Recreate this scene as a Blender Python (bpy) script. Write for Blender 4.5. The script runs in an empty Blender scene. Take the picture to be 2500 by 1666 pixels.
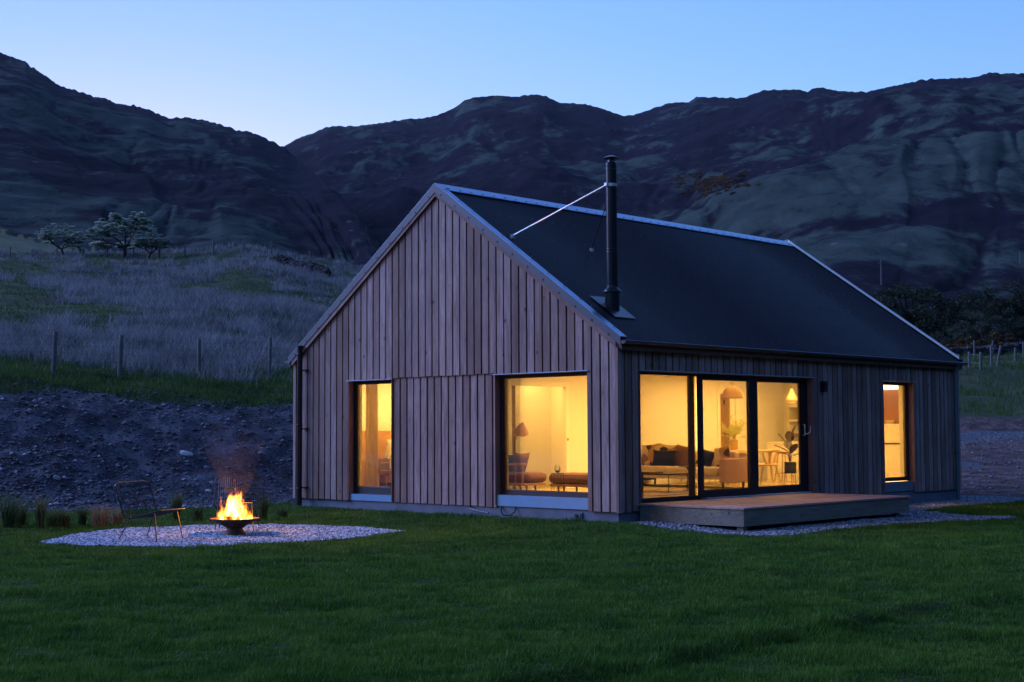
import bpy, math, random
import numpy as np
from math import sin, cos, pi, radians, sqrt
from mathutils import Vector, Matrix

random.seed(7)
rng = np.random.default_rng(11)
SC = bpy.context.scene
COL = SC.collection

# ------------------------------------------------------------------ camera
CAMP = np.array([-18.3005, -15.1764, 1.3498])
YAW, PITCH, ROLL, FPX = radians(43.8864), radians(3.6047), radians(-0.2877), 3492.08
F2 = np.array([cos(YAW), sin(YAW)])
R2 = np.array([sin(YAW), -cos(YAW)])
fw = Vector((cos(PITCH)*cos(YAW), cos(PITCH)*sin(YAW), sin(PITCH)))
rt = Vector((sin(YAW), -cos(YAW), 0))
up = rt.cross(fw)
rt2 = rt*cos(ROLL) + up*sin(ROLL)
up2 = -rt*sin(ROLL) + up*cos(ROLL)
cam = bpy.data.cameras.new('camera')
cam.sensor_width = 36.0
cam.lens = FPX/2500*36
cam.clip_start = 0.1
cam.clip_end = 9000
co = bpy.data.objects.new('camera', cam)
COL.objects.link(co)
M = Matrix((rt2, up2, -fw)).transposed().to_4x4()
M.translation = Vector(CAMP)
co.matrix_world = M
SC.camera = co

def skydir(x, y):
    """direction of a point of the skyline as (side ratio, height ratio) seen from the viewpoint"""
    d = fw + rt2*((x-1250)/FPX) - up2*((y-833)/FPX)
    f = d.x*F2[0]+d.y*F2[1]
    s = d.x*R2[0]+d.y*R2[1]
    return s/f, d.z/f

def W(s, d, z=0.0):
    p = CAMP[:2] + s*R2 + d*F2
    return (p[0], p[1], z)

# ------------------------------------------------------------------ noise
_perm = rng.permutation(512)
_ang = rng.random(512)*2*pi
_gx, _gy = np.cos(_ang), np.sin(_ang)
def pnoise(x, y):
    x = np.asarray(x, float); y = np.asarray(y, float)
    xi = np.floor(x).astype(int); yi = np.floor(y).astype(int)
    xf = x-xi; yf = y-yi
    u = xf*xf*xf*(xf*(xf*6-15)+10); v = yf*yf*yf*(yf*(yf*6-15)+10)
    def g(a, b, dx, dy):
        h = _perm[(_perm[a & 511]+b) & 511]
        return _gx[h]*dx+_gy[h]*dy
    n00 = g(xi, yi, xf, yf); n10 = g(xi+1, yi, xf-1, yf)
    n01 = g(xi, yi+1, xf, yf-1); n11 = g(xi+1, yi+1, xf-1, yf-1)
    a = n00+u*(n10-n00); b = n01+u*(n11-n01)
    return (a+v*(b-a))*1.5
def fbm(x, y, o=4, g=0.5):
    r = 0; a = 1; t = 0
    for i in range(o):
        r = r+a*pnoise(x*2**i+17.3*i, y*2**i-9.1*i); t += a; a *= g
    return r/t
def sstep(a, b, x):
    t = np.clip((x-a)/(b-a), 0, 1)
    return t*t*(3-2*t)

# ------------------------------------------------------------------ object helpers
def tag(o, label=None, cat=None, group=None, kind=None):
    if label: o['label'] = label
    if cat: o['category'] = cat
    if group: o['group'] = group
    if kind: o['kind'] = kind
    return o
def empty(name, label, cat, loc=(0, 0, 0), rz=0.0, group=None):
    o = bpy.data.objects.new(name, None); COL.objects.link(o)
    o.location = loc; o.rotation_euler = (0, 0, rz); o.empty_display_size = .1
    return tag(o, label, cat, group)
def npmesh(name, V, Fc, mat, parent=None, attrs=None, smooth=False, matidx=None):
    """V (n,3); Fc (m,k) int array"""
    V = np.asarray(V, np.float32); Fc = np.asarray(Fc, np.int32)
    me = bpy.data.meshes.new(name)
    n, m, k = len(V), len(Fc), Fc.shape[1]
    me.vertices.add(n); me.vertices.foreach_set('co', V.ravel())
    me.loops.add(m*k); me.loops.foreach_set('vertex_index', Fc.ravel())
    me.polygons.add(m)
    me.polygons.foreach_set('loop_start', np.arange(0, m*k, k, dtype=np.int32))
    me.polygons.foreach_set('loop_total', np.full(m, k, np.int32))
    if smooth: me.polygons.foreach_set('use_smooth', np.ones(m, bool))
    for an, av in (attrs or {}).items():
        a = me.attributes.new(an, 'FLOAT', 'POINT'); a.data.foreach_set('value', np.asarray(av, np.float32))
    me.update(calc_edges=True)
    for mm in (mat if isinstance(mat, (list, tuple)) else [mat]): me.materials.append(mm)
    o = bpy.data.objects.new(name, me); COL.objects.link(o)
    if parent: o.parent = parent
    return o

def pieces(o, stuff=False):
    """split a mesh into its separate pieces, each an object of its own with the same name"""
    me = o.data; n = len(me.vertices); par = list(range(n))
    def fd(a):
        while par[a] != a: par[a] = par[par[a]]; a = par[a]
        return a
    for e in me.edges:
        a, b = fd(e.vertices[0]), fd(e.vertices[1])
        if a != b: par[a] = b
    gr = {}
    for pl in me.polygons: gr.setdefault(fd(pl.vertices[0]), []).append(pl)
    if len(gr) < 2: return [o]
    bid = [d.value for d in me.attributes['bid'].data] if 'bid' in me.attributes else None
    base = o.name.split('.')[0]; out = []
    for k, pls in gr.items():
        vi = sorted({v for q in pls for v in q.vertices}); mp = {v: i for i, v in enumerate(vi)}
        m2 = bpy.data.meshes.new(base); m2.from_pydata([me.vertices[v].co[:] for v in vi], [], [tuple(mp[v] for v in q.vertices) for q in pls])
        if bid:
            a = m2.attributes.new('bid', 'FLOAT', 'POINT')
            for v, i in mp.items(): a.data[i].value = bid[v]
        for mm in me.materials: m2.materials.append(mm)
        m2.polygons.foreach_set('use_smooth', [q.use_smooth for q in pls]); m2.update()
        o2 = bpy.data.objects.new(base, m2); COL.objects.link(o2); o2.parent = o.parent
        o2.location = o.location; o2.rotation_euler = o.rotation_euler; out.append(o2)
        for md in o.modifiers:
            if md.type == 'BEVEL': b = o2.modifiers.new('bevel', 'BEVEL'); b.width = md.width; b.segments = 2; b.limit_method = 'ANGLE'
    bpy.data.objects.remove(o)
    return out

class MB:
    def __init__(s): s.v = []; s.f = []; s.a = []; s.cur = 0.0
    def _add(s, vs, fs):
        b = len(s.v); s.v += [tuple(p) for p in vs]; s.a += [s.cur]*len(vs)
        s.f += [tuple(b+i for i in f) for f in fs]; return s
    def box(s, x0, x1, y0, y1, z0, z1):
        return s._add([(x0,y0,z0),(x1,y0,z0),(x1,y1,z0),(x0,y1,z0),(x0,y0,z1),(x1,y0,z1),(x1,y1,z1),(x0,y1,z1)],
                      [(0,3,2,1),(4,5,6,7),(0,1,5,4),(1,2,6,5),(2,3,7,6),(3,0,4,7)])
    def hexa(s, p):   # eight corners in box order
        return s._add(p, [(0,3,2,1),(4,5,6,7),(0,1,5,4),(1,2,6,5),(2,3,7,6),(3,0,4,7)])
    def tube(s, pts, r, n=6, cap=True, closed=False):
        pts = [Vector(p) for p in pts]; m = len(pts)
        rr = r if isinstance(r, (list, tuple)) else [r]*m
        ring = []; pu = None
        for i, p in enumerate(pts):
            if closed: t = pts[(i+1) % m]-pts[i-1]
            else: t = pts[min(i+1, m-1)]-pts[max(i-1, 0)]
            if t.length < 1e-9: t = Vector((0, 0, 1))
            t.normalize()
            if pu is None: pu = t.cross(Vector((0, 0, 1)) if abs(t.z) < .9 else Vector((1, 0, 0)))
            pu = pu-t*pu.dot(t)
            if pu.length < 1e-6: pu = t.cross(Vector((1, 0, 0)))
            pu.normalize(); w = t.cross(pu)
            ring.append([p+(pu*cos(2*pi*k/n)+w*sin(2*pi*k/n))*rr[i] for k in range(n)])
        vs = [q for g in ring for q in g]; fs = []
        for i in range(m if closed else m-1):
            j = (i+1) % m
            for k in range(n):
                fs.append((i*n+k, i*n+(k+1) % n, j*n+(k+1) % n, j*n+k))
        if cap and not closed:
            fs.append(tuple(range(n-1, -1, -1))); fs.append(tuple((m-1)*n+k for k in range(n)))
        return s._add(vs, fs)
    def lathe(s, prof, c=(0, 0, 0), n=24):
        vs = []; fs = []
        for r, z in prof:
            for k in range(n):
                vs.append((c[0]+r*cos(2*pi*k/n), c[1]+r*sin(2*pi*k/n), c[2]+z))
        for i in range(len(prof)-1):
            for k in range(n):
                fs.append((i*n+k, i*n+(k+1) % n, (i+1)*n+(k+1) % n, (i+1)*n+k))
        return s._add(vs, fs)
    def blob(s, c, r, sq=1.0, n=10, m=8, jit=0.0):
        """rounded box / ellipsoid: sq<1 squarer"""
        vs = []; fs = []
        for i in range(m+1):
            th = pi*i/m
            for k in range(n):
                ph = 2*pi*k/n
                q = [sin(th)*cos(ph), sin(th)*sin(ph), cos(th)]
                q = [math.copysign(abs(a)**sq, a) for a in q]
                j = 1+random.uniform(-jit, jit)
                vs.append((c[0]+q[0]*r[0]*j, c[1]+q[1]*r[1]*j, c[2]+q[2]*r[2]*j))
        for i in range(m):
            for k in range(n):
                fs.append((i*n+k, (i+1)*n+k, (i+1)*n+(k+1) % n, i*n+(k+1) % n))
        return s._add(vs, fs)
    def build(s, name, mat, parent=None, smooth=False, bevel=0):
        me = bpy.data.meshes.new(name)
        me.from_pydata([tuple(p) for p in s.v], [], s.f)
        a = me.attributes.new('bid', 'FLOAT', 'POINT'); a.data.foreach_set('value', np.array(s.a, np.float32))
        me.materials.append(mat)
        if smooth:
            me.polygons.foreach_set('use_smooth', np.ones(len(me.polygons), bool))
        me.update()
        o = bpy.data.objects.new(name, me); COL.objects.link(o)
        if parent: o.parent = parent
        if bevel:
            b = o.modifiers.new('bevel', 'BEVEL'); b.width = bevel; b.segments = 2; b.limit_method = 'ANGLE'
        if smooth and not bevel:
            try: me.set_sharp_from_angle(angle=radians(40))
            except Exception: pass
        return o

# ------------------------------------------------------------------ material helpers
def newmat(name):
    m = bpy.data.materials.new(name); m.use_nodes = True
    nt = m.node_tree; b = nt.nodes['Principled BSDF']
    return m, nt, b
def N(nt, t, **kw):
    n = nt.nodes.new(t)
    for k, v in kw.items(): setattr(n, k, v)
    return n
def ramp(nt, fac, stops):
    r = N(nt, 'ShaderNodeValToRGB'); e = r.color_ramp.elements
    while len(e) < len(stops): e.new(.5)
    for i, (p, c) in enumerate(stops):
        e[i].position = p; e[i].color = (*c, 1) if len(c) == 3 else c
    nt.links.new(fac, r.inputs[0]); return r.outputs[0]
def noise(nt, vec, scale, detail=4, rough=.55, dist=0.0):
    n = N(nt, 'ShaderNodeTexNoise'); n.inputs['Scale'].default_value = scale
    n.inputs['Detail'].default_value = detail; n.inputs['Roughness'].default_value = rough
    n.inputs['Distortion'].default_value = dist
    if vec is not None: nt.links.new(vec, n.inputs['Vector'])
    return n.outputs['Fac']
def mapping(nt, vec, scale=(1, 1, 1), rot=(0, 0, 0)):
    m = N(nt, 'ShaderNodeMapping'); m.inputs['Scale'].default_value = scale; m.inputs['Rotation'].default_value = rot
    nt.links.new(vec, m.inputs['Vector']); return m.outputs[0]
def mixc(nt, fac, a, b, mode='MIX'):
    m = N(nt, 'ShaderNodeMix', data_type='RGBA', blend_type=mode)
    for sock, v in ((m.inputs[0], fac), (m.inputs[6], a), (m.inputs[7], b)):
        if hasattr(v, 'is_linked') or hasattr(v, 'links'): nt.links.new(v, sock)
        elif isinstance(v, (int, float)): sock.default_value = v
        else: sock.default_value = (*v, 1)
    return m.outputs[2]
def math_(nt, op, a, b=None, c=None, clamp=False):
    m = N(nt, 'ShaderNodeMath', operation=op); m.use_clamp = clamp
    for i, v in enumerate((a, b, c)):
        if v is None: continue
        if hasattr(v, 'links'): nt.links.new(v, m.inputs[i])
        else: m.inputs[i].default_value = v
    return m.outputs[0]
def bump(nt, b, h, strength=.3, dist=.02):
    n = N(nt, 'ShaderNodeBump'); n.inputs['Strength'].default_value = strength; n.inputs['Distance'].default_value = dist
    nt.links.new(h, n.inputs['Height']); nt.links.new(n.outputs[0], b.inputs['Normal'])
def objco(nt): return N(nt, 'ShaderNodeTexCoord').outputs['Object']
def attr(nt, name): return N(nt, 'ShaderNodeAttribute', attribute_name=name).outputs['Fac']
def simple(name, col, rough=.6, metal=0.0, var=.12, scale=8, spec=None, bmp=0):
    m, nt, b = newmat(name)
    o = objco(nt); f = noise(nt, o, scale)
    c = ramp(nt, f, [(.3, tuple(v*(1-var) for v in col)), (.7, tuple(min(1, v*(1+var)) for v in col))])
    nt.links.new(c, b.inputs['Base Color'])
    b.inputs['Roughness'].default_value = rough; b.inputs['Metallic'].default_value = metal
    if spec is not None: b.inputs['Specular IOR Level'].default_value = spec
    if bmp: bump(nt, b, noise(nt, o, scale*6), bmp, .01)
    return m
def emis(name, col, st):
    m, nt, b = newmat(name)
    b.inputs['Emission Color'].default_value = (*col, 1); b.inputs['Emission Strength'].default_value = st
    b.inputs['Base Color'].default_value = (*col, 1); return m

def wood_clad(name, c1, c2, dark, axis='Z', knot=True):
    m, nt, b = newmat(name); o = objco(nt); bid = attr(nt, 'bid')
    comb = N(nt, 'ShaderNodeCombineXYZ'); nt.links.new(bid, comb.inputs[0]); nt.links.new(bid, comb.inputs[1]); nt.links.new(bid, comb.inputs[2])
    sc = N(nt, 'ShaderNodeVectorMath', operation='MULTIPLY_ADD')
    nt.links.new(comb.outputs[0], sc.inputs[0]); sc.inputs[1].default_value = (37, 53, 71); nt.links.new(o, sc.inputs[2])
    v = sc.outputs[0]
    st = {'Z': (1, 1, .06), 'X': (.06, 1, 1), 'Y': (1, .06, 1)}[axis]
    g = noise(nt, mapping(nt, v, st), 38, 5, .62, .6)
    big = noise(nt, mapping(nt, v, {'Z': (1, 1, .35), 'X': (.35, 1, 1), 'Y': (1, .35, 1)}[axis]), 2.2, 3)
    wn = N(nt, 'ShaderNodeTexWhiteNoise', noise_dimensions='1D'); nt.links.new(bid, wn.inputs['W'])
    t = math_(nt, 'MULTIPLY_ADD', wn.outputs[0], .80, math_(nt, 'MULTIPLY', big, .60))
    c = mixc(nt, math_(nt, 'SUBTRACT', t, .22, clamp=True), c1, c2)
    c = mixc(nt, ramp(nt, g, [(.38, (0, 0, 0)), (.68, (1, 1, 1))]), mixc(nt, .62, c, dark), c)
    if knot:
        vo = N(nt, 'ShaderNodeTexVoronoi'); vo.inputs['Scale'].default_value = 3.0
        nt.links.new(mapping(nt, v, {'Z': (1, 1, .8), 'X': (.8, 1, 1), 'Y': (1, .8, 1)}[axis]), vo.inputs['Vector'])
        k = ramp(nt, vo.outputs['Distance'], [(.05, (1, 1, 1)), (.11, (0, 0, 0))])
        c = mixc(nt, math_(nt, 'MULTIPLY', k, .8), c, tuple(x*.35 for x in dark))
    c = mixc(nt, ramp(nt, noise(nt, mapping(nt, v, st), 5, 3), [(.56, (0, 0, 0)), (.70, (.6, .6, .6))]), c, dark)
    st2 = ramp(nt, noise(nt, o, 1.1, 3), [(.35, (.78, .78, .82)), (.62, (1, 1, 1))])
    c = mixc(nt, 1.0, c, st2, 'MULTIPLY')
    nt.links.new(c, b.inputs['Base Color']); b.inputs['Roughness'].default_value = .72
    b.inputs['Specular IOR Level'].default_value = .3
    bump(nt, b, g, .25, .004)
    return m

# ------------------------------------------------------------------ materials
M_clad = wood_clad('larch_cladding', (.165, .115, .098), (.50, .41, .40), (.13, .065, .04))
M_gap = simple('cladding_shadow_board', (.10, .06, .05), .9)
M_reveal = wood_clad('larch_reveal', (.30, .15, .11), (.36, .20, .15), (.2, .1, .08))
M_frame = simple('dark_frame_paint', (.007, .006, .012), .45)
M_bronze = simple('bronze_inner_frame', (.07, .035, .022), .4)
M_galv = simple('galvanised_flashing', (.26, .36, .50), .30, .8, .10, 5)
M_upst = simple('sky_glint_metal', (.72, .84, .90), .4, .0, .05, 3)  # pale diffuse colour stands in for sky reflected along the far verge
M_barge = simple('shaded_barge_metal', (.035, .052, .07), .5, .1, .10, 3)  # flashing metal darkened in colour for its duller upright face
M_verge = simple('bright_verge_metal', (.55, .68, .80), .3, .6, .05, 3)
M_flash = simple('pale_window_flashing', (.30, .42, .52), .4, .3, .06, 5)
M_panel = simple('pale_sill_panel', (.13, .29, .45), .4, .1, .05, 3)
M_panel2 = simple('shaded_sill_panel', (.12, .18, .24), .45, .1, .05, 3)  # same panel darkened in colour for the shade on the long wall
M_plinth = simple('rendered_plinth', (.10, .13, .17), .9, 0, .2, 3, bmp=.3)
M_gutter = simple('gutter_metal', (.10, .085, .09), .35, .6)
M_pipe = simple('downpipe_grey_metal', (.12, .17, .20), .4, .5)
M_blackmetal = simple('black_metal', (.012, .012, .016), .35, .3)
M_flue = simple('black_flue_enamel', (.012, .014, .02), .28, .2)
M_steel = simple('steel_clamp', (.7, .75, .75), .3, .6)
M_plaster = simple('white_plaster', (.80, .77, .70), .9, 0, .02)
M_ceil = simple('ceiling_paint', (.82, .80, .74), .9, 0, .02)
M_floor = wood_clad('oak_floor', (.48, .38, .24), (.58, .47, .32), (.34, .24, .14), 'X', False)
M_trim = simple('door_trim_paint', (.85, .82, .74), .6, 0, .02)
M_doorwood = simple('interior_door_oak', (.26, .15, .06), .5, 0, .15, 6)
M_sofa = simple('sand_upholstery', (.66, .54, .44), .95, 0, .06, 30, bmp=.15)
M_sofa2 = simple('rose_brown_upholstery', (.46, .28, .26), .95, 0, .06, 30)
M_daybed = simple('taupe_upholstery', (.22, .11, .08), .95, 0, .08, 20)
M_oak = simple('oak_legs', (.45, .22, .09), .5, 0, .12, 10)
M_lightoak = simple('pale_oak', (.62, .42, .20), .5, 0, .1, 10)
M_dkcush = simple('charcoal_velvet', (.012, .014, .014), .9)
M_brcush = simple('brown_linen', (.22, .11, .05), .95)
M_vase = simple('speckled_vase', (.50, .33, .12), .8, 0, .35, 40)
M_pend = simple('terracotta_shade', (.17, .085, .035), .6, 0, .04)
M_pend2 = simple('cream_shade', (.72, .60, .42), .6, 0, .04)
M_leafd = simple('dark_rubber_leaf', (.035, .02, .014), .4, 0, .4, 9)
M_pot = simple('black_pot', (.02, .025, .025), .5)
M_rug = simple('woven_rug', (.42, .30, .22), 1, 0, .25, 40)
M_basket = simple('woven_basket', (.12, .085, .06), .9, 0, .4, 60)
M_bulb = emis('lamp_glow', (1, .8, .45), 3.2)
M_curtain = simple('linen_curtain', (.78, .66, .46), .95, 0, .06, 6)
_nt = M_curtain.node_tree; _b = _nt.nodes['Principled BSDF']; _t = N(_nt, 'ShaderNodeBsdfTranslucent'); _t.inputs[0].default_value = (.8, .68, .48, 1)
_m = N(_nt, 'ShaderNodeMixShader'); _m.inputs[0].default_value = .5; _nt.links.new(_b.outputs[0], _m.inputs[1]); _nt.links.new(_t.outputs[0], _m.inputs[2]); _nt.links.new(_m.outputs[0], _nt.nodes['Material Output'].inputs[0])
M_bedding = simple('white_bedding', (.85, .80, .70), .95, 0, .03)
M_headb = simple('oak_headboard', (.46, .24, .09), .6, 0, .1, 6)
M_night = simple('walnut_drawers', (.16, .08, .045), .5)
M_kitchen = simple('white_kitchen_front', (.80, .74, .62), .4, 0, .02)
M_brown = simple('bronze_splashback', (.30, .12, .07), .5, 0, .05, 3)
M_post = simple('weathered_post', (.12, .115, .12), .9, 0, .25, 12)
M_wire = simple('fence_wire', (.16, .16, .17), .5, .6)
M_wirechair = simple('dark_wire', (.012, .012, .016), .35, .3)
M_rust = simple('rusted_steel', (.10, .04, .022), .7, .2, .3, 12)
M_char = simple('charred_log', (.05, .025, .015), .9, 0, .5, 20)
M_concrete = simple('concrete_pad', (.25, .25, .24), .9, 0, .2, 8)
M_stonewall = simple('field_stone', (.035, .036, .04), .95, 0, .6, 1.2)

def decking():
    m = wood_clad('deck_boards', (.46, .30, .25), (.60, .42, .36), (.30, .19, .16), 'X', True)
    return m
M_deck = decking()
M_fascia = wood_clad('treated_fascia', (.25, .26, .21), (.38, .38, .31), (.14, .13, .09), 'X', True)

def glassmat():
    m, nt, b = newmat('window_glass'); nt.nodes.remove(b)
    tr = N(nt, 'ShaderNodeBsdfTransparent'); tr.inputs[0].default_value = (.96, .97, .96, 1)
    gl = N(nt, 'ShaderNodeBsdfGlossy'); gl.inputs['Roughness'].default_value = .01
    fr = N(nt, 'ShaderNodeFresnel'); fr.inputs[0].default_value = 1.45
    mx = N(nt, 'ShaderNodeMixShader'); nt.links.new(math_(nt, 'MULTIPLY', fr.outputs[0], .8), mx.inputs[0])
    nt.links.new(tr.outputs[0], mx.inputs[1]); nt.links.new(gl.outputs[0], mx.inputs[2])
    nt.links.new(mx.outputs[0], nt.nodes['Material Output'].inputs[0]); return m
M_glass = glassmat()

def roofmat():
    m, nt, b = newmat('dark_corrugated_sheet'); o = objco(nt)
    f = noise(nt, mapping(nt, o, (.8, .25, .25)), 3, 4)
    c = ramp(nt, f, [(.35, (.007, .006, .008)), (.7, (.012, .010, .014))])
    nt.links.new(c, b.inputs['Base Color']); b.inputs['Roughness'].default_value = .16; b.inputs['Specular IOR Level'].default_value = .6
    b.inputs['Metallic'].default_value = .0
    return m
M_roof = roofmat()

def grassmat(name, stops, sc=.35, rough=.85):
    m, nt, b = newmat(name)
    g = N(nt, 'ShaderNodeNewGeometry').outputs['Position']
    f = noise(nt, g, sc, 5, .6, .4); r = attr(nt, 'rnd')
    t = math_(nt, 'ADD', math_(nt, 'MULTIPLY', f, .75), math_(nt, 'MULTIPLY', r, .3))
    c = ramp(nt, t, stops)
    nt.links.new(c, b.inputs['Base Color']); b.inputs['Roughness'].default_value = rough*.75
    b.inputs['Specular IOR Level'].default_value = .25
    tl = N(nt, 'ShaderNodeBsdfTranslucent'); nt.links.new(c, tl.inputs[0])
    mx = N(nt, 'ShaderNodeMixShader'); mx.inputs[0].default_value = .3
    nt.links.new(b.outputs[0], mx.inputs[1]); nt.links.new(tl.outputs[0], mx.inputs[2])
    nt.links.new(mx.outputs[0], nt.nodes['Material Output'].inputs[0])
    return m
M_lawn = grassmat('lawn_blades', [(.25, (.010, .036, .004)), (.42, (.030, .096, .008)), (.56, (.064, .160, .012)), (.8, (.14, .24, .035))], 1.6)
M_rush = grassmat('rush_blades', [(.2, (.03, .045, .035)), (.42, (.11, .125, .125)), (.62, (.27, .28, .30)), (.9, (.46, .47, .50))], .5)
M_verge = grassmat('verge_blades', [(.2, (.022, .055, .010)), (.5, (.05, .11, .018)), (.85, (.10, .16, .04))], .3)
M_orn = grassmat('ornamental_blades', [(.2, (.03, .07, .02)), (.5, (.06, .11, .03)), (.85, (.20, .20, .10))], 2.0)
M_orn2 = grassmat('straw_blades', [(.2, (.10, .09, .04)), (.5, (.22, .17, .09)), (.85, (.32, .26, .15))], 3.0)
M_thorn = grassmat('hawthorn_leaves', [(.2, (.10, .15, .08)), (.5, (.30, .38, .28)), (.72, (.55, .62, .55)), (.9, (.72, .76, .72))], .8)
M_scrub = grassmat('scrub_leaves', [(.2, (.012, .020, .010)), (.5, (.022, .036, .018)), (.85, (.036, .056, .026))], .3)
M_scrub2 = grassmat('pale_scrub_leaves', [(.3, (.02, .032, .018)), (.65, (.05, .07, .045)), (.9, (.18, .21, .17))], .5)
M_gorse = grassmat('gorse_blossom', [(.3, (.03, .024, .010)), (.6, (.10, .055, .010)), (.85, (.17, .085, .012))], .25)
M_bark = simple('thorn_bark', (.03, .025, .022), .95)

def groundmat():
    m, nt, b = newmat('ground_surface'); o = objco(nt)
    gm, vm, rm = attr(nt, 'm_grass'), attr(nt, 'm_gravel'), attr(nt, 'm_rough')
    n1 = noise(nt, o, 1.3, 6, .65, .3); n2 = noise(nt, o, 14, 5, .7); n3 = noise(nt, o, .35, 4)
    soil = ramp(nt, math_(nt, 'ADD', math_(nt, 'MULTIPLY', n1, .6), math_(nt, 'MULTIPLY', n2, .4)),
                [(.40, (.018, .018, .024)), (.5, (.062, .066, .084)), (.62, (.125, .135, .165))])
    vo = N(nt, 'ShaderNodeTexVoronoi'); vo.inputs['Scale'].default_value = 22; nt.links.new(o, vo.inputs['Vector'])
    peb = ramp(nt, vo.outputs['Distance'], [(.12, (1, 1, 1)), (.3, (0, 0, 0))])
    wn = N(nt, 'ShaderNodeSeparateColor'); nt.links.new(vo.outputs['Color'], wn.inputs[0])
    pk = math_(nt, 'MULTIPLY', peb, ramp(nt, wn.outputs[0], [(.55, (0, 0, 0)), (.8, (1, 1, 1))]))
    soil = mixc(nt, pk, soil, (.15, .15, .165))
    soil = mixc(nt, attr(nt, 'm_brown'), soil, mixc(nt, 1.0, soil, (1.5, .95, .70), 'MULTIPLY'))
    grav = ramp(nt, noise(nt, o, 45, 3), [(.35, (.03, .035, .045)), (.65, (.12, .14, .17))])
    gr = ramp(nt, math_(nt, 'ADD', math_(nt, 'MULTIPLY', n1, .5), math_(nt, 'MULTIPLY', n2, .5)), [(.3, (.014, .028, .005)), (.6, (.03, .055, .009))])
    rough = ramp(nt, math_(nt, 'ADD', math_(nt, 'MULTIPLY', n3, .75), math_(nt, 'MULTIPLY', n2, .25)),
                 [(.36, (.025, .05, .014)), (.5, (.045, .06, .026)), (.62, (.075, .075, .05))])
    c = mixc(nt, rm, soil, rough); c = mixc(nt, gm, c, gr); c = mixc(nt, vm, c, grav)
    nt.links.new(c, b.inputs['Base Color']); b.inputs['Roughness'].default_value = .95
    b.inputs['Specular IOR Level'].default_value = .15
    bump(nt, b, math_(nt, 'ADD', n2, math_(nt, 'MULTIPLY', pk, .6)), .7, .04)
    return m
M_ground = groundmat()

def hillmat(name, sc, seed, warm):
    m, nt, b = newmat(name); o = objco(nt)
    wpos = mapping(nt, mapping(nt, o, (1, 1, 1), (0, 0, -YAW)), (.42, 1, .6))
    ad = N(nt, 'ShaderNodeVectorMath', operation='ADD'); ad.inputs[1].default_value = (seed*131, seed*77, 0)
    nt.links.new(wpos, ad.inputs[0]); v = ad.outputs[0]
    big = noise(nt, v, sc, 7, .62, .35)
    fine = noise(nt, v, sc*11, 6, .72, .2)
    mid = noise(nt, v, sc*3.6, 7, .66, .45)
    rg = attr(nt, 'heath')
    t = math_(nt, 'ADD', math_(nt, 'MULTIPLY', big, .42), math_(nt, 'ADD', math_(nt, 'MULTIPLY', mid, .36), math_(nt, 'MULTIPLY', fine, .22)))
    t = math_(nt, 'ADD', t, rg)
    grass = ramp(nt, fine, [(.35, (.017, .030, .026)), (.65, (.046, .068, .056))])
    heath = ramp(nt, fine, [(.35, (.004, .004, .009)), (.65, (.011, .011, .020) if not warm else (.014, .010, .018))])
    c = mixc(nt, ramp(nt, t, [(.482, (0, 0, 0)), (.522, (1, 1, 1))]), heath, grass)
    vo = N(nt, 'ShaderNodeTexVoronoi'); vo.inputs['Scale'].default_value = sc*26; nt.links.new(v, vo.inputs['Vector'])
    rk = math_(nt, 'MULTIPLY', ramp(nt, vo.outputs['Distance'], [(.10, (1, 1, 1)), (.22, (0, 0, 0))]),
               ramp(nt, noise(nt, v, sc*3.1, 4, .7), [(.55, (0, 0, 0)), (.66, (1, 1, 1))]))
    c = mixc(nt, math_(nt, 'MULTIPLY', rk, .8), c, (.15, .16, .18))
    nt.links.new(c, b.inputs['Base Color']); b.inputs['Roughness'].default_value = 1
    b.inputs['Specular IOR Level'].default_value = .05
    bump(nt, b, math_(nt, 'ADD', mid, fine), .4, 3.5)
    return m
M_hillL = hillmat('left_hillside_heath', .0085, 1, False)
M_hillB = hillmat('back_hillside_heath', .0070, 2, True)
M_knoll = simple('green_knoll_turf', (.05, .075, .02), 1, 0, .3, .2)

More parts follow.
